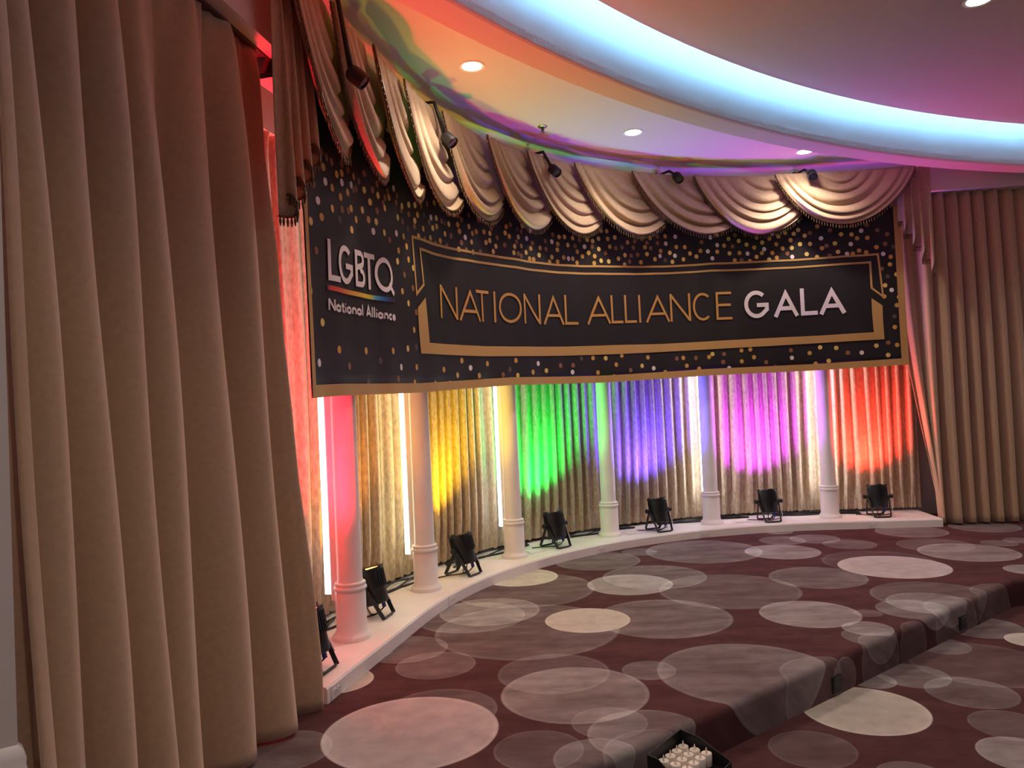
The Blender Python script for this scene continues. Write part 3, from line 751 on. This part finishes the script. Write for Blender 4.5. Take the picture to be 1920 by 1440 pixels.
# ---- printed confetti dots: (origin x, origin y, scale of the enlargement) then x, y, tone
DOTS = {
 (570, 300, 9.6): '100,70g 320,130g 583,258g 675,235g 785,182b 907,295g 1015,375b 155,425b 357,392w 490,500g 520,475w 678,405w 855,450w 900,530b 958,515b 780,583g 652,665g 235,730w 1108,535l 1225,540b 1312,640l 1490,560b 1590,513w 1515,675g 1443,683b 1648,643b 1632,768b 1195,755l 1410,785b 1440,868l 1297,917b 1080,895l 848,873l 795,915b 683,893b 487,877l 303,1028g 645,1070d 122,1100l 950,1072l 1178,1072g 1287,1113l 1663,1035l 1757,1108b 1748,832l 1737,905b 1873,807l 1875,975b 1862,1240d 858,1257l 1250,1285w 1425,1310l 1640,1322w 1775,1377g 850,50b',
 (740, 340, 9.6): '335,430l 450,450b 580,405b 715,385g 377,610g 335,712l 330,810b 510,608d 487,857g 657,650w 753,662l 620,733b 690,840l 760,813g 853,717b 915,750d 987,767l 970,580b 1132,615b 1190,690b 1132,780g 1160,900g 1328,613b 1328,815l 1510,705b 915,945l 1030,980b 1258,1010w 1398,938g 1473,905g 1600,912g 1700,940l 1725,850b 1830,1017b 1697,1068l 1637,1102l 1380,1092l 1193,1105b 827,1068g 645,1020g 1808,1172l 1760,1267l 1543,1268b 1405,1275l 1280,1240b 1155,1225l 955,1160b 745,1115b 520,1045b 400,995l 230,857d',
 (560, 420, 4.571): '455,50l 640,65w 725,75g 827,80w 890,107g 772,137b 150,228b 845,228g 921,193g 838,320l 938,305g 897,437b 93,572g 878,577g 932,680l 205,843l 985,908g 340,1077g 582,1087g 797,1088g 925,1068l 1005,1055d 172,1190w 432,1218b 708,1172d 870,1227w 1008,1227g 1250,1247g 1405,1170g 1473,1233w 1615,1197g 1855,1170g 1367,1295g 1540,1300g 1745,1292b 1805,1248d 1872,1298l 600,1353d 843,1327b 987,1358g 1160,1368g 1302,1365g 1590,1360w 975,550b 980,378l 1005,757b 1768,25g 1760,78l 1793,108g 1862,45d 1875,113l 1905,65b 1757,182b 1840,195l 1858,155b 1905,190g 1833,248l 1872,255b',
 (960, 460, 4.571): '27,988g 227,1013w 417,1030b 523,1028b 592,970d 697,965g 798,968l 886,1023g 1167,960g 1413,970b 1470,965g 1577,965b 1690,957g 1718,932l 1812,933b 1805,1000b 43,1117l 175,1087g 300,1073l 519,1087w 738,1090g 1012,1070b 1113,1033l 1217,1053w 1313,1087g 1500,1032g 1605,1057g 1855,1053w 307,1158g 620,1150w 867,1125g 1103,1122g 935,945g',
 (1340, 420, 4.571): '75,1118b 68,1183b 118,1235w 227,1083g 303,1075g 230,1177g 335,1142g 313,1243w 440,1185b 520,1222d 652,1083b 660,1147w 817,1105g 905,1057l 1042,1062l 1140,1103b 1257,1103w 1385,1043l 1485,1017b 1485,1123l 868,1197g 978,1173l 758,1222g 1115,1208b 1367,1187w 1560,1037g 1540,884g 1537,792d 1557,697g 1577,627l 1450,622g 1457,527l 1513,567w 1480,450d 1555,433l 1428,385b 1498,347l 1505,283g 1440,258w 1383,200g 1457,172b 1527,195d 1475,88b 1390,55b 1307,120g 1255,58w 1220,122g 1172,90l 1165,173w 1237,228g 1298,243g 1183,255g 1132,257w 1055,240l 1028,168l 1080,90l 958,187b 920,207g 912,122w 985,272b 878,282l 790,257l 818,170l 772,100l 817,77b 733,172l 717,50l 680,82l 605,75l 605,12l 653,137l 663,203l 583,210l 525,175g 545,108l 490,85w 465,128g 405,160l 422,217w 338,202g 270,177l 203,147l 258,92b 358,118g 170,97b 117,128g 68,62b 13,92l 17,183w 78,187g 150,193b 17,240l 125,253l 210,250g 280,255w 358,282l 403,250g 492,250g 530,290g 463,305l 625,253b 667,280w 300,318g 170,313g 228,312b 880,20g 985,55b 1080,20b 1180,12b 1300,10b',
 (900, 180, 4.0): '27,1018g 68,1030l 40,1097g 67,1083l 122,1063b 113,1128l 93,1167l 178,1117b 185,980g 217,968b 180,1028l 210,1053g 267,1000l 317,975l 313,1018b 283,1058l 268,1095b 253,1130l 243,1178g 278,1183b 308,1128g 352,1068w 378,1010w 395,1103b 383,1142g 347,1172l 450,1140g 495,1148b 443,1193l 490,1088b 540,1092w 547,1040b 592,1057l 632,1057l 583,1110g 580,1153l 540,1208l 583,1243g 523,1243g 627,1212g 663,1220w 697,1220l 658,1118l 697,1065l 715,1125b 748,1078b 733,1167g 785,1130w 803,1078l 840,1090l 837,1130b 770,1202g 813,1177g 855,1203g 730,1250g 852,1255g 883,1072l 903,1012l 945,1015l 953,1073g 885,1150l 937,1180b 902,1237l 960,1242l 968,1132g 1005,1063l 1013,1143b 1060,1137b 1033,1222l 1083,1195l 1105,1098g 1160,1090b 1150,1137b 1132,1198b 1183,1190b 1120,1242b 1207,1247g 1213,1073b 1272,1067g 1248,1103b 1235,1135g 1277,1142b 1250,1187l 1330,1008w 1330,1055b 1390,1052g 1330,1103b 1395,1107w 1465,1055w 1375,977g 1355,1162g 1425,1175l 1350,1200w 1310,1225l 1390,1230d 1463,1198w 1445,1243l 1473,1132g 1538,1133l 1577,1180l 1527,1225l 1625,1203l 1653,1162g 1660,1097b 1705,1167w 1723,1063w 1775,1118w 1773,1168l 1738,1220w 1767,1038l 1790,967w 1838,960b 1818,1013g 1860,1070l 1830,1122l 1890,1130g 1868,1182l 1905,1235g 1907,1047b 375,1220g 405,1225g 1080,1265l 305,1200b',
 (480, 0, 4.0): '450,1095b 438,1170g 402,1228g 480,1137b 517,1180b 710,1220b 560,1215b 640,1230b 820,1300b 900,1380b'}
tone = dict(g=srgb(214, 166, 84), l=srgb(236, 204, 116), b=srgb(150, 104, 74), w=srgb(242, 232, 232), d=srgb(100, 84, 78))
order = 'glbwd'
dot_m = [mat('dot_print_' + k_, tone[k_], .5, spec=.3) for k_ in order]
seen = []; mb = MB()
for (ox, oy, k_), txt in DOTS.items():
    for it in txt.split():
        c = it[-1]; x, y = it[:-1].split(','); x = ox + float(x) / k_; y = oy + float(y) / k_
        if any(abs(x - a) < 5 and abs(y - b) < 6 for a, b in seen): continue
        seen.append((x, y)); s, z = px2s(x, y, DB)
        off = .0032 + .00015 * (len(seen) % 9)
        mb.add([bl(bpt(s + .0235 * math.cos(2 * PI * q_ / 16), z + .0235 * math.sin(2 * PI * q_ / 16), off)) for q_ in range(16)], [tuple(range(16))], order.index(c))
tag(mb.build('confetti_dots', dot_m, banner), kind='stuff')
tag(banner, 'long black gala banner with gold confetti dots and gold frame', 'banner')

# ================================================================== SWAG VALANCE
HEM_Y = (294, 334, 370, 395, 414, 431, 438, 440, 438, 439, 419)
def to_px(p):
    x, y, z = p[0], p[1], p[2] - ZC
    dd = y * cp + z * sp; uu = -y * sp + z * cp; px = F * x / dd; py = -F * uu / dd
    return 960 + px * cr + py * sr, 720 - px * sr + py * cr
DV = .19; ZV = 3.955
VT = [(520, 5), (607, 100), (685, 165), (747, 213), (820, 258), (902, 287), (980, 307), (1070, 322), (1178, 333), (1297, 335), (1450, 330), (1715, 318)]
vs = [px2s(x, y, DV + .08)[0] for x, y in VT]
zv = lambda s: ZV + .035 * min(1, max(0, s / ARC))
swag_lab = ['first swag of the valance, flushed red, beside the left cascade', 'second swag of the valance counting from the left cascade', 'third swag of the valance counting from the left cascade', 'fourth swag of the valance counting from the left cascade',
            'fifth swag of the valance counting from the left cascade', 'sixth swag, in the middle of the valance', 'fifth swag of the valance counting from the right cascade', 'fourth swag of the valance counting from the right cascade',
            'third swag of the valance counting from the right cascade', 'second swag of the valance counting from the right cascade', 'widest swag of the valance, whole and uncovered, beside the right cascade']
swag_fn, swag_p = [], []
for i in range(11):
    s0 = vs[i]
    s1 = vs[i + 2] if i < 9 else (vs[10] + .62 if i == 9 else vs[11])
    if i < 9: s1 = s0 + max(1.06, (vs[i + 2] - s0) * 1.0)
    wdt = s1 - s0; drop = (.62, .60, .62, .62, .61, .61, .60, .58, .56, .58, .53)[i]
    sym = (i == 10)
    seed = 50 + i
    nf = 4.6 + .5 * noise1(i * 1.7, 3)
    def fn(u, v, drop, nxt=None, s0=s0, wdt=wdt, sym=sym, seed=seed, nf=nf):
        # v runs from the top gathered row (0) to the hem (1)
        la = .46 * (1 - v) ** 1.15; ra = (.46 if sym else .30) * (1 - v) ** 1.15
        s = s0 + wdt * (la + (1 - ra - la) * u)
        sag = (4 * u * (1 - u)) ** .82
        jit = .035 * (noise1(v * 5 + u * 2, seed) - .5)
        z = zv(s) - drop * (v ** .92 + jit * v) * sag
        ph = nf * v + .95 * (noise1(v * 4.3 + 7, seed) - .5) * v + .22 * math.sin(2.6 * u + seed + 2 * v)
        w_ = math.sin(PI * min(1, max(0, u))) ** .7
        a = abs(math.sin(PI * ph)) ** .9 * (.55 + .9 * noise1(ph + 3, seed + 9))
        side = max(0, 1 - u * 4) + max(0, u * 4 - 3)
        rip = .068 * a * w_ + .016 * a * side * (0.4 + v)
        flat = 1 - .30 * min(1, max(0, (u - .4) / .4)) if not sym else 1
        d = DV + .020 + (.105 * (1 - u) if not sym else .105 - .03 * u) * (.65 + .35 * v) + (rip * (.40 + .60 * v) + .045 * v * w_) * flat
        z += .022 * math.cos(2 * PI * ph) * w_ * (.3 + .7 * v) * (1 if v < .97 else 0)
        if nxt:
            n0, nw, nd_, ns = nxt; q = (s - n0) / nw
            if 0 < q < 1:
                hz = zv(s) - nd_ * (1 + .035 * (noise1(5 + q * 2, ns) - .5)) * (4 * q * (1 - q)) ** .82
                c = min(1, max(0, (z - hz + .030) / .045)); c = c * c * (3 - 2 * c)
                d = d * (1 - c) + c * min(d, DV + .014 + .075 * (1 - u))
        return P3(s, d, z)
    lo_, hi_ = .3, 1.1                                        # drop at which the hem hangs as low as in the photograph
    for _ in range(18):
        mid = (lo_ + hi_) / 2
        if max(to_px(fn(q_ / 24, 1, mid))[1] for q_ in range(25)) < HEM_Y[i]: lo_ = mid
        else: hi_ = mid
    swag_fn.append(fn); swag_p.append((s0, wdt, lo_, seed))
for i in range(11):
    fn = swag_fn[i]; dr_ = swag_p[i][2]; nxt = swag_p[i + 1] if i < 10 else None
    root = empty('valance_swag', fn(.5, 1, dr_, nxt)); rl = Vector(root.location)
    f2 = lambda u, v, fn=fn, dr_=dr_, rl=rl, nxt=nxt: tuple(Vector(fn(u, v, dr_, nxt)) - rl)
    mb = MB(); mb.grid(f2, 80, 72); o = mb.build('drape_cloth', 'satin', root, smooth=True); solidify(o, .004, 0)
    # beaded braid and hanging fringe along the hem
    hp = [Vector(f2(q_ / 160, 1.0)) for q_ in range(161)]
    mb = MB(); mb.tube([p + Vector((0, 0, -.002)) for p in hp], .007, 6); br = mb.build('hem_braid', 'fringe', root, smooth=True)
    mb = MB(); acc = 0; last = hp[0]
    for p, pn in zip(hp[:-1], hp[1:]):
        acc += (pn - p).length
        if acc > .024:
            acc = 0; ln = .045 + .012 * random.random(); j = Vector((random.uniform(-.003, .003), random.uniform(-.003, .003), 0))
            mb.tube([p + Vector((0, 0, -.004)), p + j + Vector((0, 0, -ln * .45)), p + j + Vector((0, 0, -ln * .6)), p + j + Vector((0, 0, -ln))], [.002, .003, .0065, .003], 5, cap=False)
    tag(mb.build('bead_fringe', 'fringe', root, smooth=True), kind='stuff')
    tag(root, swag_lab[i] + ', tan velvet' if i < 10 else 'widest swag of the valance, whole and uncovered, beside the right cascade', 'valance', 'swags of the valance')

# cascades at both ends
def cascade(name, s_in, s_out, npl, z_in, z_out, label, seed, dbase=DV + .02):
    """pleated tail: pleats step down from the inner edge to the long outer edge"""
    def prof_(u, v):
        k_ = u * npl; i = min(int(k_), npl - 1); f = k_ - i
        st_ = min(1, max(0, (f - .25) / .5)); st_ = st_ * st_ * (3 - 2 * st_)
        wave = .5 - .5 * math.cos(2 * PI * f)
        s = s_in + (s_out - s_in) * (u + .085 * math.sin(2 * PI * f) * (1 - .5 * v))
        zl = z_in + (z_out - z_in) * (i + st_) / npl
        zt = zv(min(max(s, 0), ARC))
        d = dbase + (.028 + .05 * (1 - v)) * wave + .012 * noise1(u * 7 + v * 2, seed)
        return P3(s, d, zt + (zl - zt) * (1 - v))
    root = empty(name, prof_(.5, 0)); rl = Vector(root.location)
    f2 = lambda u, v: tuple(Vector(prof_(u, v)) - rl)
    mb = MB(); mb.grid(f2, npl * 16, 24); o = mb.build('pleated_tail', 'satin', root, smooth=True); solidify(o, .004, 0)
    mb = MB()
    for q_ in range(npl * 14):
        p = Vector(f2((q_ + .5) / (npl * 14), 0)); ln = .045 + .01 * random.random()
        mb.tube([p, p + Vector((0, 0, -ln * .5)), p + Vector((0, 0, -ln))], [.003, .007, .003], 5, cap=False)
    tag(mb.build('bead_fringe', 'fringe', root, smooth=True), kind='stuff')
    mb = MB(); mb.tube([f2(q_ / 60, 0) for q_ in range(61)], .007, 6); mb.build('hem_braid', 'fringe', root, smooth=True)
    tag(root, label, 'cascade', 'pleated cascades ending the valance')
sa, _ = px2s(523, 200, DV + .08); sb, _ = px2s(588, 230, DV + .08)
cascade('valance_cascade', sb, sa, 4, 3.10, 2.66, 'long pleated tan cascade hanging beside the red lit curtain', 5, DV + .05)
sa, _ = px2s(1684, 380, DV + .05); sb, _ = px2s(1752, 430, DV + .05)
cascade('valance_cascade', sa, sb, 4, 3.42, 2.86, 'pleated tan cascade hanging beside the right drape', 9, DV + .012)

# ================================================================== LARGE DRAPES
# left drape: fold crests (distance along the view) read from the photograph
crest_px = [33, 80, 167, 250, 310, 405, 475, 548]
def crest_t(x):
    r = ray(x, 720); k_ = r[0] / r[1]
    # LP + LD*t + LN*.115 seen at azimuth k_
    a = LP + LN * .115
    return (k_ * a.y - a.x) / (LD.x - k_ * LD.y)
ct = [crest_t(x) for x in crest_px]
ct = [ct[0] - .22] + ct
t_phase = lambda t: float(np.interp(t, ct + [ct[-1] + .20], list(range(len(ct))) + [len(ct) - .5]))
T_A, T_B = max(ct[0], -1.33), .35
ZD0, ZD1 = ZS + .012, 3.583
EDGE_PX = [(478, 92), (487, 150), (497, 300), (520, 480), (533, 640), (545, 750), (560, 900), (588, 1100), (604, 1250), (606, 1320)]
T_E = .35
def _edge():
    zz, nn_ = [], []
    p0 = LP + LD * T_E
    for x, y in EDGE_PX:                                         # where the sight line meets the upright plane of the drape's end
        r = ray(x, y); t = p0.dot(LD) / (r[0] * LD.x + r[1] * LD.y)
        zz.append(ZC + r[2] * t); nn_.append((Vector((r[0] * t, r[1] * t)) - p0).dot(LN))
    return zz[::-1], nn_[::-1]
EZ, EN = _edge()
def ldrape(u, v):
    z = ZD0 + (ZD1 - ZD0) * v
    t = T_A + (T_B - T_A) * u
    ph = t_phase(t)
    amp = .022 + .125 * (1 - v) ** .55
    nz = noise1(ph * .9 + 4, 8)
    c = math.cos(2 * PI * ph)
    a = amp * (.80 * c + .20 * math.cos(4 * PI * ph + .7)) * (.75 + .5 * nz)
    side = .085 * math.sin(2 * PI * ph) * (.15 + .85 * (1 - v) ** .5) * (1 if u < .98 else .3)
    pinch = .012 * max(0, (v - .9) / .1) * math.cos(2 * PI * ph * 3)
    lean = .02 + .075 * (1 - v)
    end = max(0, (t - ct[-2] - .10) / (T_B - ct[-2] - .10))     # the leading edge follows its own line
    end = end * end * (3 - 2 * end)
    t2 = t + side * (1 - end)
    n_ = (lean + a + pinch + .012 * math.sin(7 * v + ph * 2.1)) * (1 - end) + end * float(np.interp(z, EZ, EN)) + .02 * math.sin(end * PI * 2) * (1 - v)
    return lpt(t2, n_, z + (.012 * c if v < .02 else 0))
mb = MB(); mb.grid(ldrape, 300, 60)
o = mb.build('stage_drape', 'velvet', smooth=True); solidify(o, .006, 0)
tag(o, 'large taupe velvet drape in deep folds on the left of the stage', 'drape', 'side drapes of the stage')

mb = MB()
V = [lpt(t, n, z) for t in (-1.33, .56) for n, z in ((-.03, 3.585), (.05, 3.585), (.05, 3.60), (-.03, 3.60))]
mb.add(V, [(3, 2, 1, 0), (4, 5, 6, 7), (0, 1, 5, 4), (1, 2, 6, 5), (2, 3, 7, 6), (3, 0, 4, 7)])
mb.add([lpt(.44, .05, 3.585), lpt(.62, .02, 3.585), lpt(.44, -.03, 3.585), lpt(.44, .01, 3.50)], [(0, 1, 2), (0, 3, 1), (1, 3, 2), (0, 2, 3)])
o = mb.build('curtain_track', mat('brown_wood', srgb(92, 58, 48), .6)); tag(o, 'dark brown track board along the top of the left drape', 'track')
def rdrape(u, v):
    L_ = 2.6; n = 17
    zt_ = 3.495 + .238 * min(1, max(0, (L_ * u - .30) / .03))       # hung under the cornice first, then under the beam
    z = ZS + .01 + (zt_ - ZS - .01) * v
    ph = u * n + .5 * (noise1(u * 5 + 2, 31) - .5) + .08 * math.sin(v * 4 + 5 * u)
    amp = (.045 + .055 * (1 - v)) * (.7 + .6 * noise1(ph * .7, 33))
    st = max(0, 1 - u * 8)
    a = amp * fold(ph) * (1 - .6 * st)
    t = -.06 + L_ * u + st * .36 * (1 - v) ** 1.5 + .02 * math.sin(2 * PI * ph) * (1 - st)
    return rpt(t, -.03 + a - .12 * st * v + .05 * (1 - v), z + .012 * (1 - v) ** 8 * math.cos(2 * PI * ph))
mb = MB(); mb.grid(rdrape, 240, 44)
o = mb.build('stage_drape', 'velvet', smooth=True); solidify(o, .006, 0)
tag(o, 'taupe velvet drape hanging to the carpet beside the right end of the ledge', 'drape', 'side drapes of the stage')

# ================================================================== CEILING FITTINGS
def downlight(loc, label, power, name='downlight'):
    root = empty(name, loc)
    bn = 'downlight_beam' + name[len('downlight'):]
    mb = MB(); mb.lathe([(.072, -.004), (.092, -.006), (.095, 0), (.07, .0), (.062, .006)], 32); mb.build('trim_ring', 'white', root, smooth=True, angle=40)
    mb = MB(); mb.lathe([(0, -.003), (.071, -.003)], 32); mb.build('lamp_lens', 'lamp', root)
    ld = bpy.data.lights.new(bn, 'SPOT'); ld.energy = power; ld.color = (1.0, .84, .68); ld.spot_size = math.radians(125); ld.spot_blend = .8; ld.shadow_soft_size = .06
    lo = bpy.data.objects.new(bn, ld); COL.objects.link(lo); lo.parent = root; lo.location = (0, 0, -.03)
    tag(root, label, 'downlight', 'recessed ceiling downlights'); return root
for (x, y, z, lb) in ((885, 124, ZCEIL - .001, 'glowing recessed downlight in the alcove ceiling above the second swags'), (1187, 248, ZCEIL - .001, 'glowing recessed downlight in the alcove ceiling near the sprinkler'),
                      (1509, 284, ZCEIL - .001, 'glowing recessed downlight peeping past the ceiling rim above the right swags')):
    p = onz(x, y, z); downlight((p.x, p.y, z), lb, DOWN_W)
p = onz(1835, 0, 4.139)
rr = math.hypot(p.x - GX, p.y - GY); aa = math.atan2(p.y - GY, p.x - GX)
downlight((p.x, p.y, 4.139), 'glowing recessed downlight in the large ceiling disc', DOWN_W)
# the same ring of downlights goes on round the disc, out of the picture
for q_, nm_, lb in ((1, 'above_step', 'recessed downlight of the ceiling disc above the step'), (2, 'overhead', 'recessed downlight of the ceiling disc above the viewer'),
                    (-1, 'right', 'recessed downlight of the ceiling disc towards the right drape'), (3, 'behind', 'recessed downlight of the ceiling disc behind the viewer')):
    a = aa + math.radians(17.5) * q_
    downlight((GX + rr * math.cos(a), GY + rr * math.sin(a), 4.139), lb, DOWN_W, 'downlight_%s_offscreen' % nm_)
p = onz(1017, 237, ZCEIL)
root = empty('sprinkler', (p.x, p.y, ZCEIL))
mb = MB(); mb.lathe([(.0, 0), (.04, 0), (.042, -.006), (.034, -.012), (.014, -.014)], 24); mb.build('escutcheon', 'chrome', root, smooth=True, angle=40)
mb = MB(); mb.tube([(0, 0, -.012), (0, 0, -.05)], .006, 8); mb.tube([(.012, 0, -.016), (.010, 0, -.048)], .003, 6); mb.tube([(-.012, 0, -.016), (-.010, 0, -.048)], .003, 6); mb.build('sprinkler_body', 'blackmetal', root, smooth=True, angle=40)
mb = MB(); mb.lathe([(0, -.052), (.02, -.052), (.02, -.055), (0, -.055)], 16); mb.build('deflector', 'chrome', root)
tag(root, 'small metal fire sprinkler on the alcove ceiling', 'sprinkler')

# spotlights on the cornice
SPX = [((671, 145), 'at the first swags beside the red glow'), ((842, 262), 'between the fourth and fifth swags'), ((1040, 320), 'above the middle of the valance'), ((1271, 333), 'above the third swag counting from the right cascade'), ((1523, 328), 'above the widest swag')]
aim = Vector((2.6, 4.3, .6)); spots = []
for (x, y), w_ in SPX:
    dh = DV + (.265, .205, .205, .19, .20)[len(spots)]; s, z = px2s(x, y, dh); hx, hy = curve(s, dh); H = Vector((hx, hy, z))
    s2 = s - (.03 if not spots else .11); za = zv(s2) + .035; ax, ay = curve(s2, .128); kx, ky = curve(s - (.01 if not spots else .06), DV + (.165 if not spots else .12))
    dirv = (aim - H).normalized(); zx = dirv; xx = Vector((0, 0, 1)).cross(zx).normalized(); yy = zx.cross(xx); Rm = Matrix((xx, yy, zx)).transposed()
    root = empty('spotlight', H); spots.append(root)
    mb = MB(); mb.lathe([(0, -.062), (.03, -.062), (.042, -.05), (.047, -.03), (.047, .048), (.044, .05), (.04, .05), (.038, .036), (0, .036)], 28, (0, 0, 0), Rm); hd = mb.build('lamp_head', 'black', root, smooth=True, angle=35)
    mb = MB(); mb.lathe([(.0, .039), (.034, .039)], 24, (0, 0, 0), Rm); mb.lathe([(.016, .04), (.019, .044), (.022, .04)], 24, (0, 0, 0), Rm); mb.build('lens', 'lensglass', hd, smooth=True)
    base = Vector((ax, ay, za)) - H; knee = Vector((kx, ky, max(za, z + .02))) - H
    b0 = -dirv * .045
    mb = MB(); mb.tube([base, knee, b0], [.013, .014, .018], 10); mb.build('arm', 'black', root, smooth=True)
    t, n = frame(s2)
    mb = MB(); mb.tube([base - n * .010, base + n * .012], .03, 16); mb.build('mounting_plate', 'black', root)
    tag(root, 'small black spotlight arm-mounted on the cornice ' + w_, 'spotlight', 'spotlights along the cornice')

# ================================================================== THINGS ON THE STEP AND THE FLOOR
nd = (NOSE[4] - NOSE[1]).normalized(); nrm = Vector((nd.y, -nd.x))
def on_riser(x, y):
    r = ray(x, y); p0 = NOSE[1] + nrm * .035
    t = (p0.dot(nrm)) / (r[0] * nrm.x + r[1] * nrm.y); return Vector((r[0] * t, r[1] * t, ZC + r[2] * t))
for (x, y, w_, h_), lb in (((1568, 1282, .095, .088), 'black socket plate on the step riser behind the cream disc, on the long grey front'), ((1804, 1167, .098, .088), 'black socket plate on the step riser farther from the candle tray')):
    p = on_riser(x, y); root = empty('floor_socket', (p.x, p.y, p.z), math.atan2(nd.y, nd.x))
    mb = MB(); mb.box((0, -.004, 0), (w_, .008, h_)); mb.build('cover_plate', 'black', root)
    mb = MB(); mb.box((0, -.0095, .004), (w_ * .8, .003, h_ * .72)); mb.build('flap', 'blackmetal', root)
    mb = MB(); mb.tube([(-w_ * .4, -.011, h_ * .42), (w_ * .4, -.011, h_ * .42)], .004, 8); mb.build('hinge', 'black', root)
    tag(root, lb if 'farther' in lb else 'black socket plate on the step riser nearer the candle tray', 'socket', 'socket plates on the step riser')

# candle tray
cz = .205
c00 = onz(1281, 1399, cz); c10 = onz(1303, 1405.5, cz); c01 = onz(1269.5, 1407.5, cz)
va = Vector((c10.x - c00.x, c10.y - c00.y)); vb = Vector((c01.x - c00.x, c01.y - c00.y))
va = va.normalized() * .054; vb = (vb - va.normalized() * vb.dot(va.normalized()) * .6).normalized() * .054
cand = empty('candle')
mb = MB(); mb.lathe([(0, 0), (.0215, 0), (.0225, .002), (.0225, .048), (.021, .051), (.012, .0495), (.004, .0485), (0, .0485)], 28); mb.build('wax_body', 'candle', cand, smooth=True, angle=45)
mb = MB(); mb.lathe([(.0025, .048), (.0045, .056), (.004, .062), (.0022, .070), (.0, .076)], 10); fm = mb.build('flame_tip', 'flame', cand, smooth=True)
mb = MB(); mb.lathe([(0, .0492), (.0022, .0496)], 8, (.006, -.004, 0)); mb.build('wick_hole', 'slot', cand)
first = True; zfl = .155
for a in range(3):
    for b in range(4):
        o = cand if first else copy_tree(cand); first = False
        o.location = (c00.x + va.x * a + vb.x * b, c00.y + va.y * a + vb.y * b, zfl); o.rotation_euler = (0, 0, random.uniform(0, 6))
        tag(o, 'white flameless candle standing in the black tray', 'candle', 'white candles in the tray')
ea, eb = va.normalized(), vb.normalized()
o2 = Vector((c00.x, c00.y)) - ea * .035 - eb * .04
def tp(a, b, z): p = o2 + ea * a + eb * b; return (p.x - o2.x, p.y - o2.y, z)
LA, LB_ = .235, .27
root = empty('candle_tray', (o2.x, o2.y, 0))
def panel(name, pts, th):
    mb = MB(); n_ = len(pts); P = [Vector(p) for p in pts]; nn = (P[1] - P[0]).cross(P[2] - P[0]).normalized() * th
    mb.add(P + [p + nn for p in P], [tuple(range(n_ - 1, -1, -1)), tuple(range(n_, 2 * n_))] + [(i, (i + 1) % n_, n_ + (i + 1) % n_, n_ + i) for i in range(n_)])
    return mb.build(name, 'black', root)
panel('back_wall', [tp(0, 0, 0), tp(LA, 0, 0), tp(LA, 0, .18), tp(.09, 0, .245), tp(0, 0, .255)], .004)
panel('side_wall', [tp(0, LB_, 0), tp(0, 0, 0), tp(0, 0, .255), tp(0, LB_, .245)], .004)
panel('side_wall', [tp(LA, 0, 0), tp(LA, LB_, 0), tp(LA, LB_, .165), tp(LA, 0, .18)], .004)
panel('front_wall', [tp(LA, LB_, 0), tp(0, LB_, 0), tp(0, LB_, .245), tp(.05, LB_, .24), tp(.1, LB_, .20), tp(.14, LB_, .165), tp(LA, LB_, .165)], .004)
panel('tray_floor', [tp(0, 0, zfl - .006), tp(LA, 0, zfl - .006), tp(LA, LB_, zfl - .006), tp(0, LB_, zfl - .006)], .005)
tag(root, 'black open display tray of white candles at the foot of the step', 'tray')
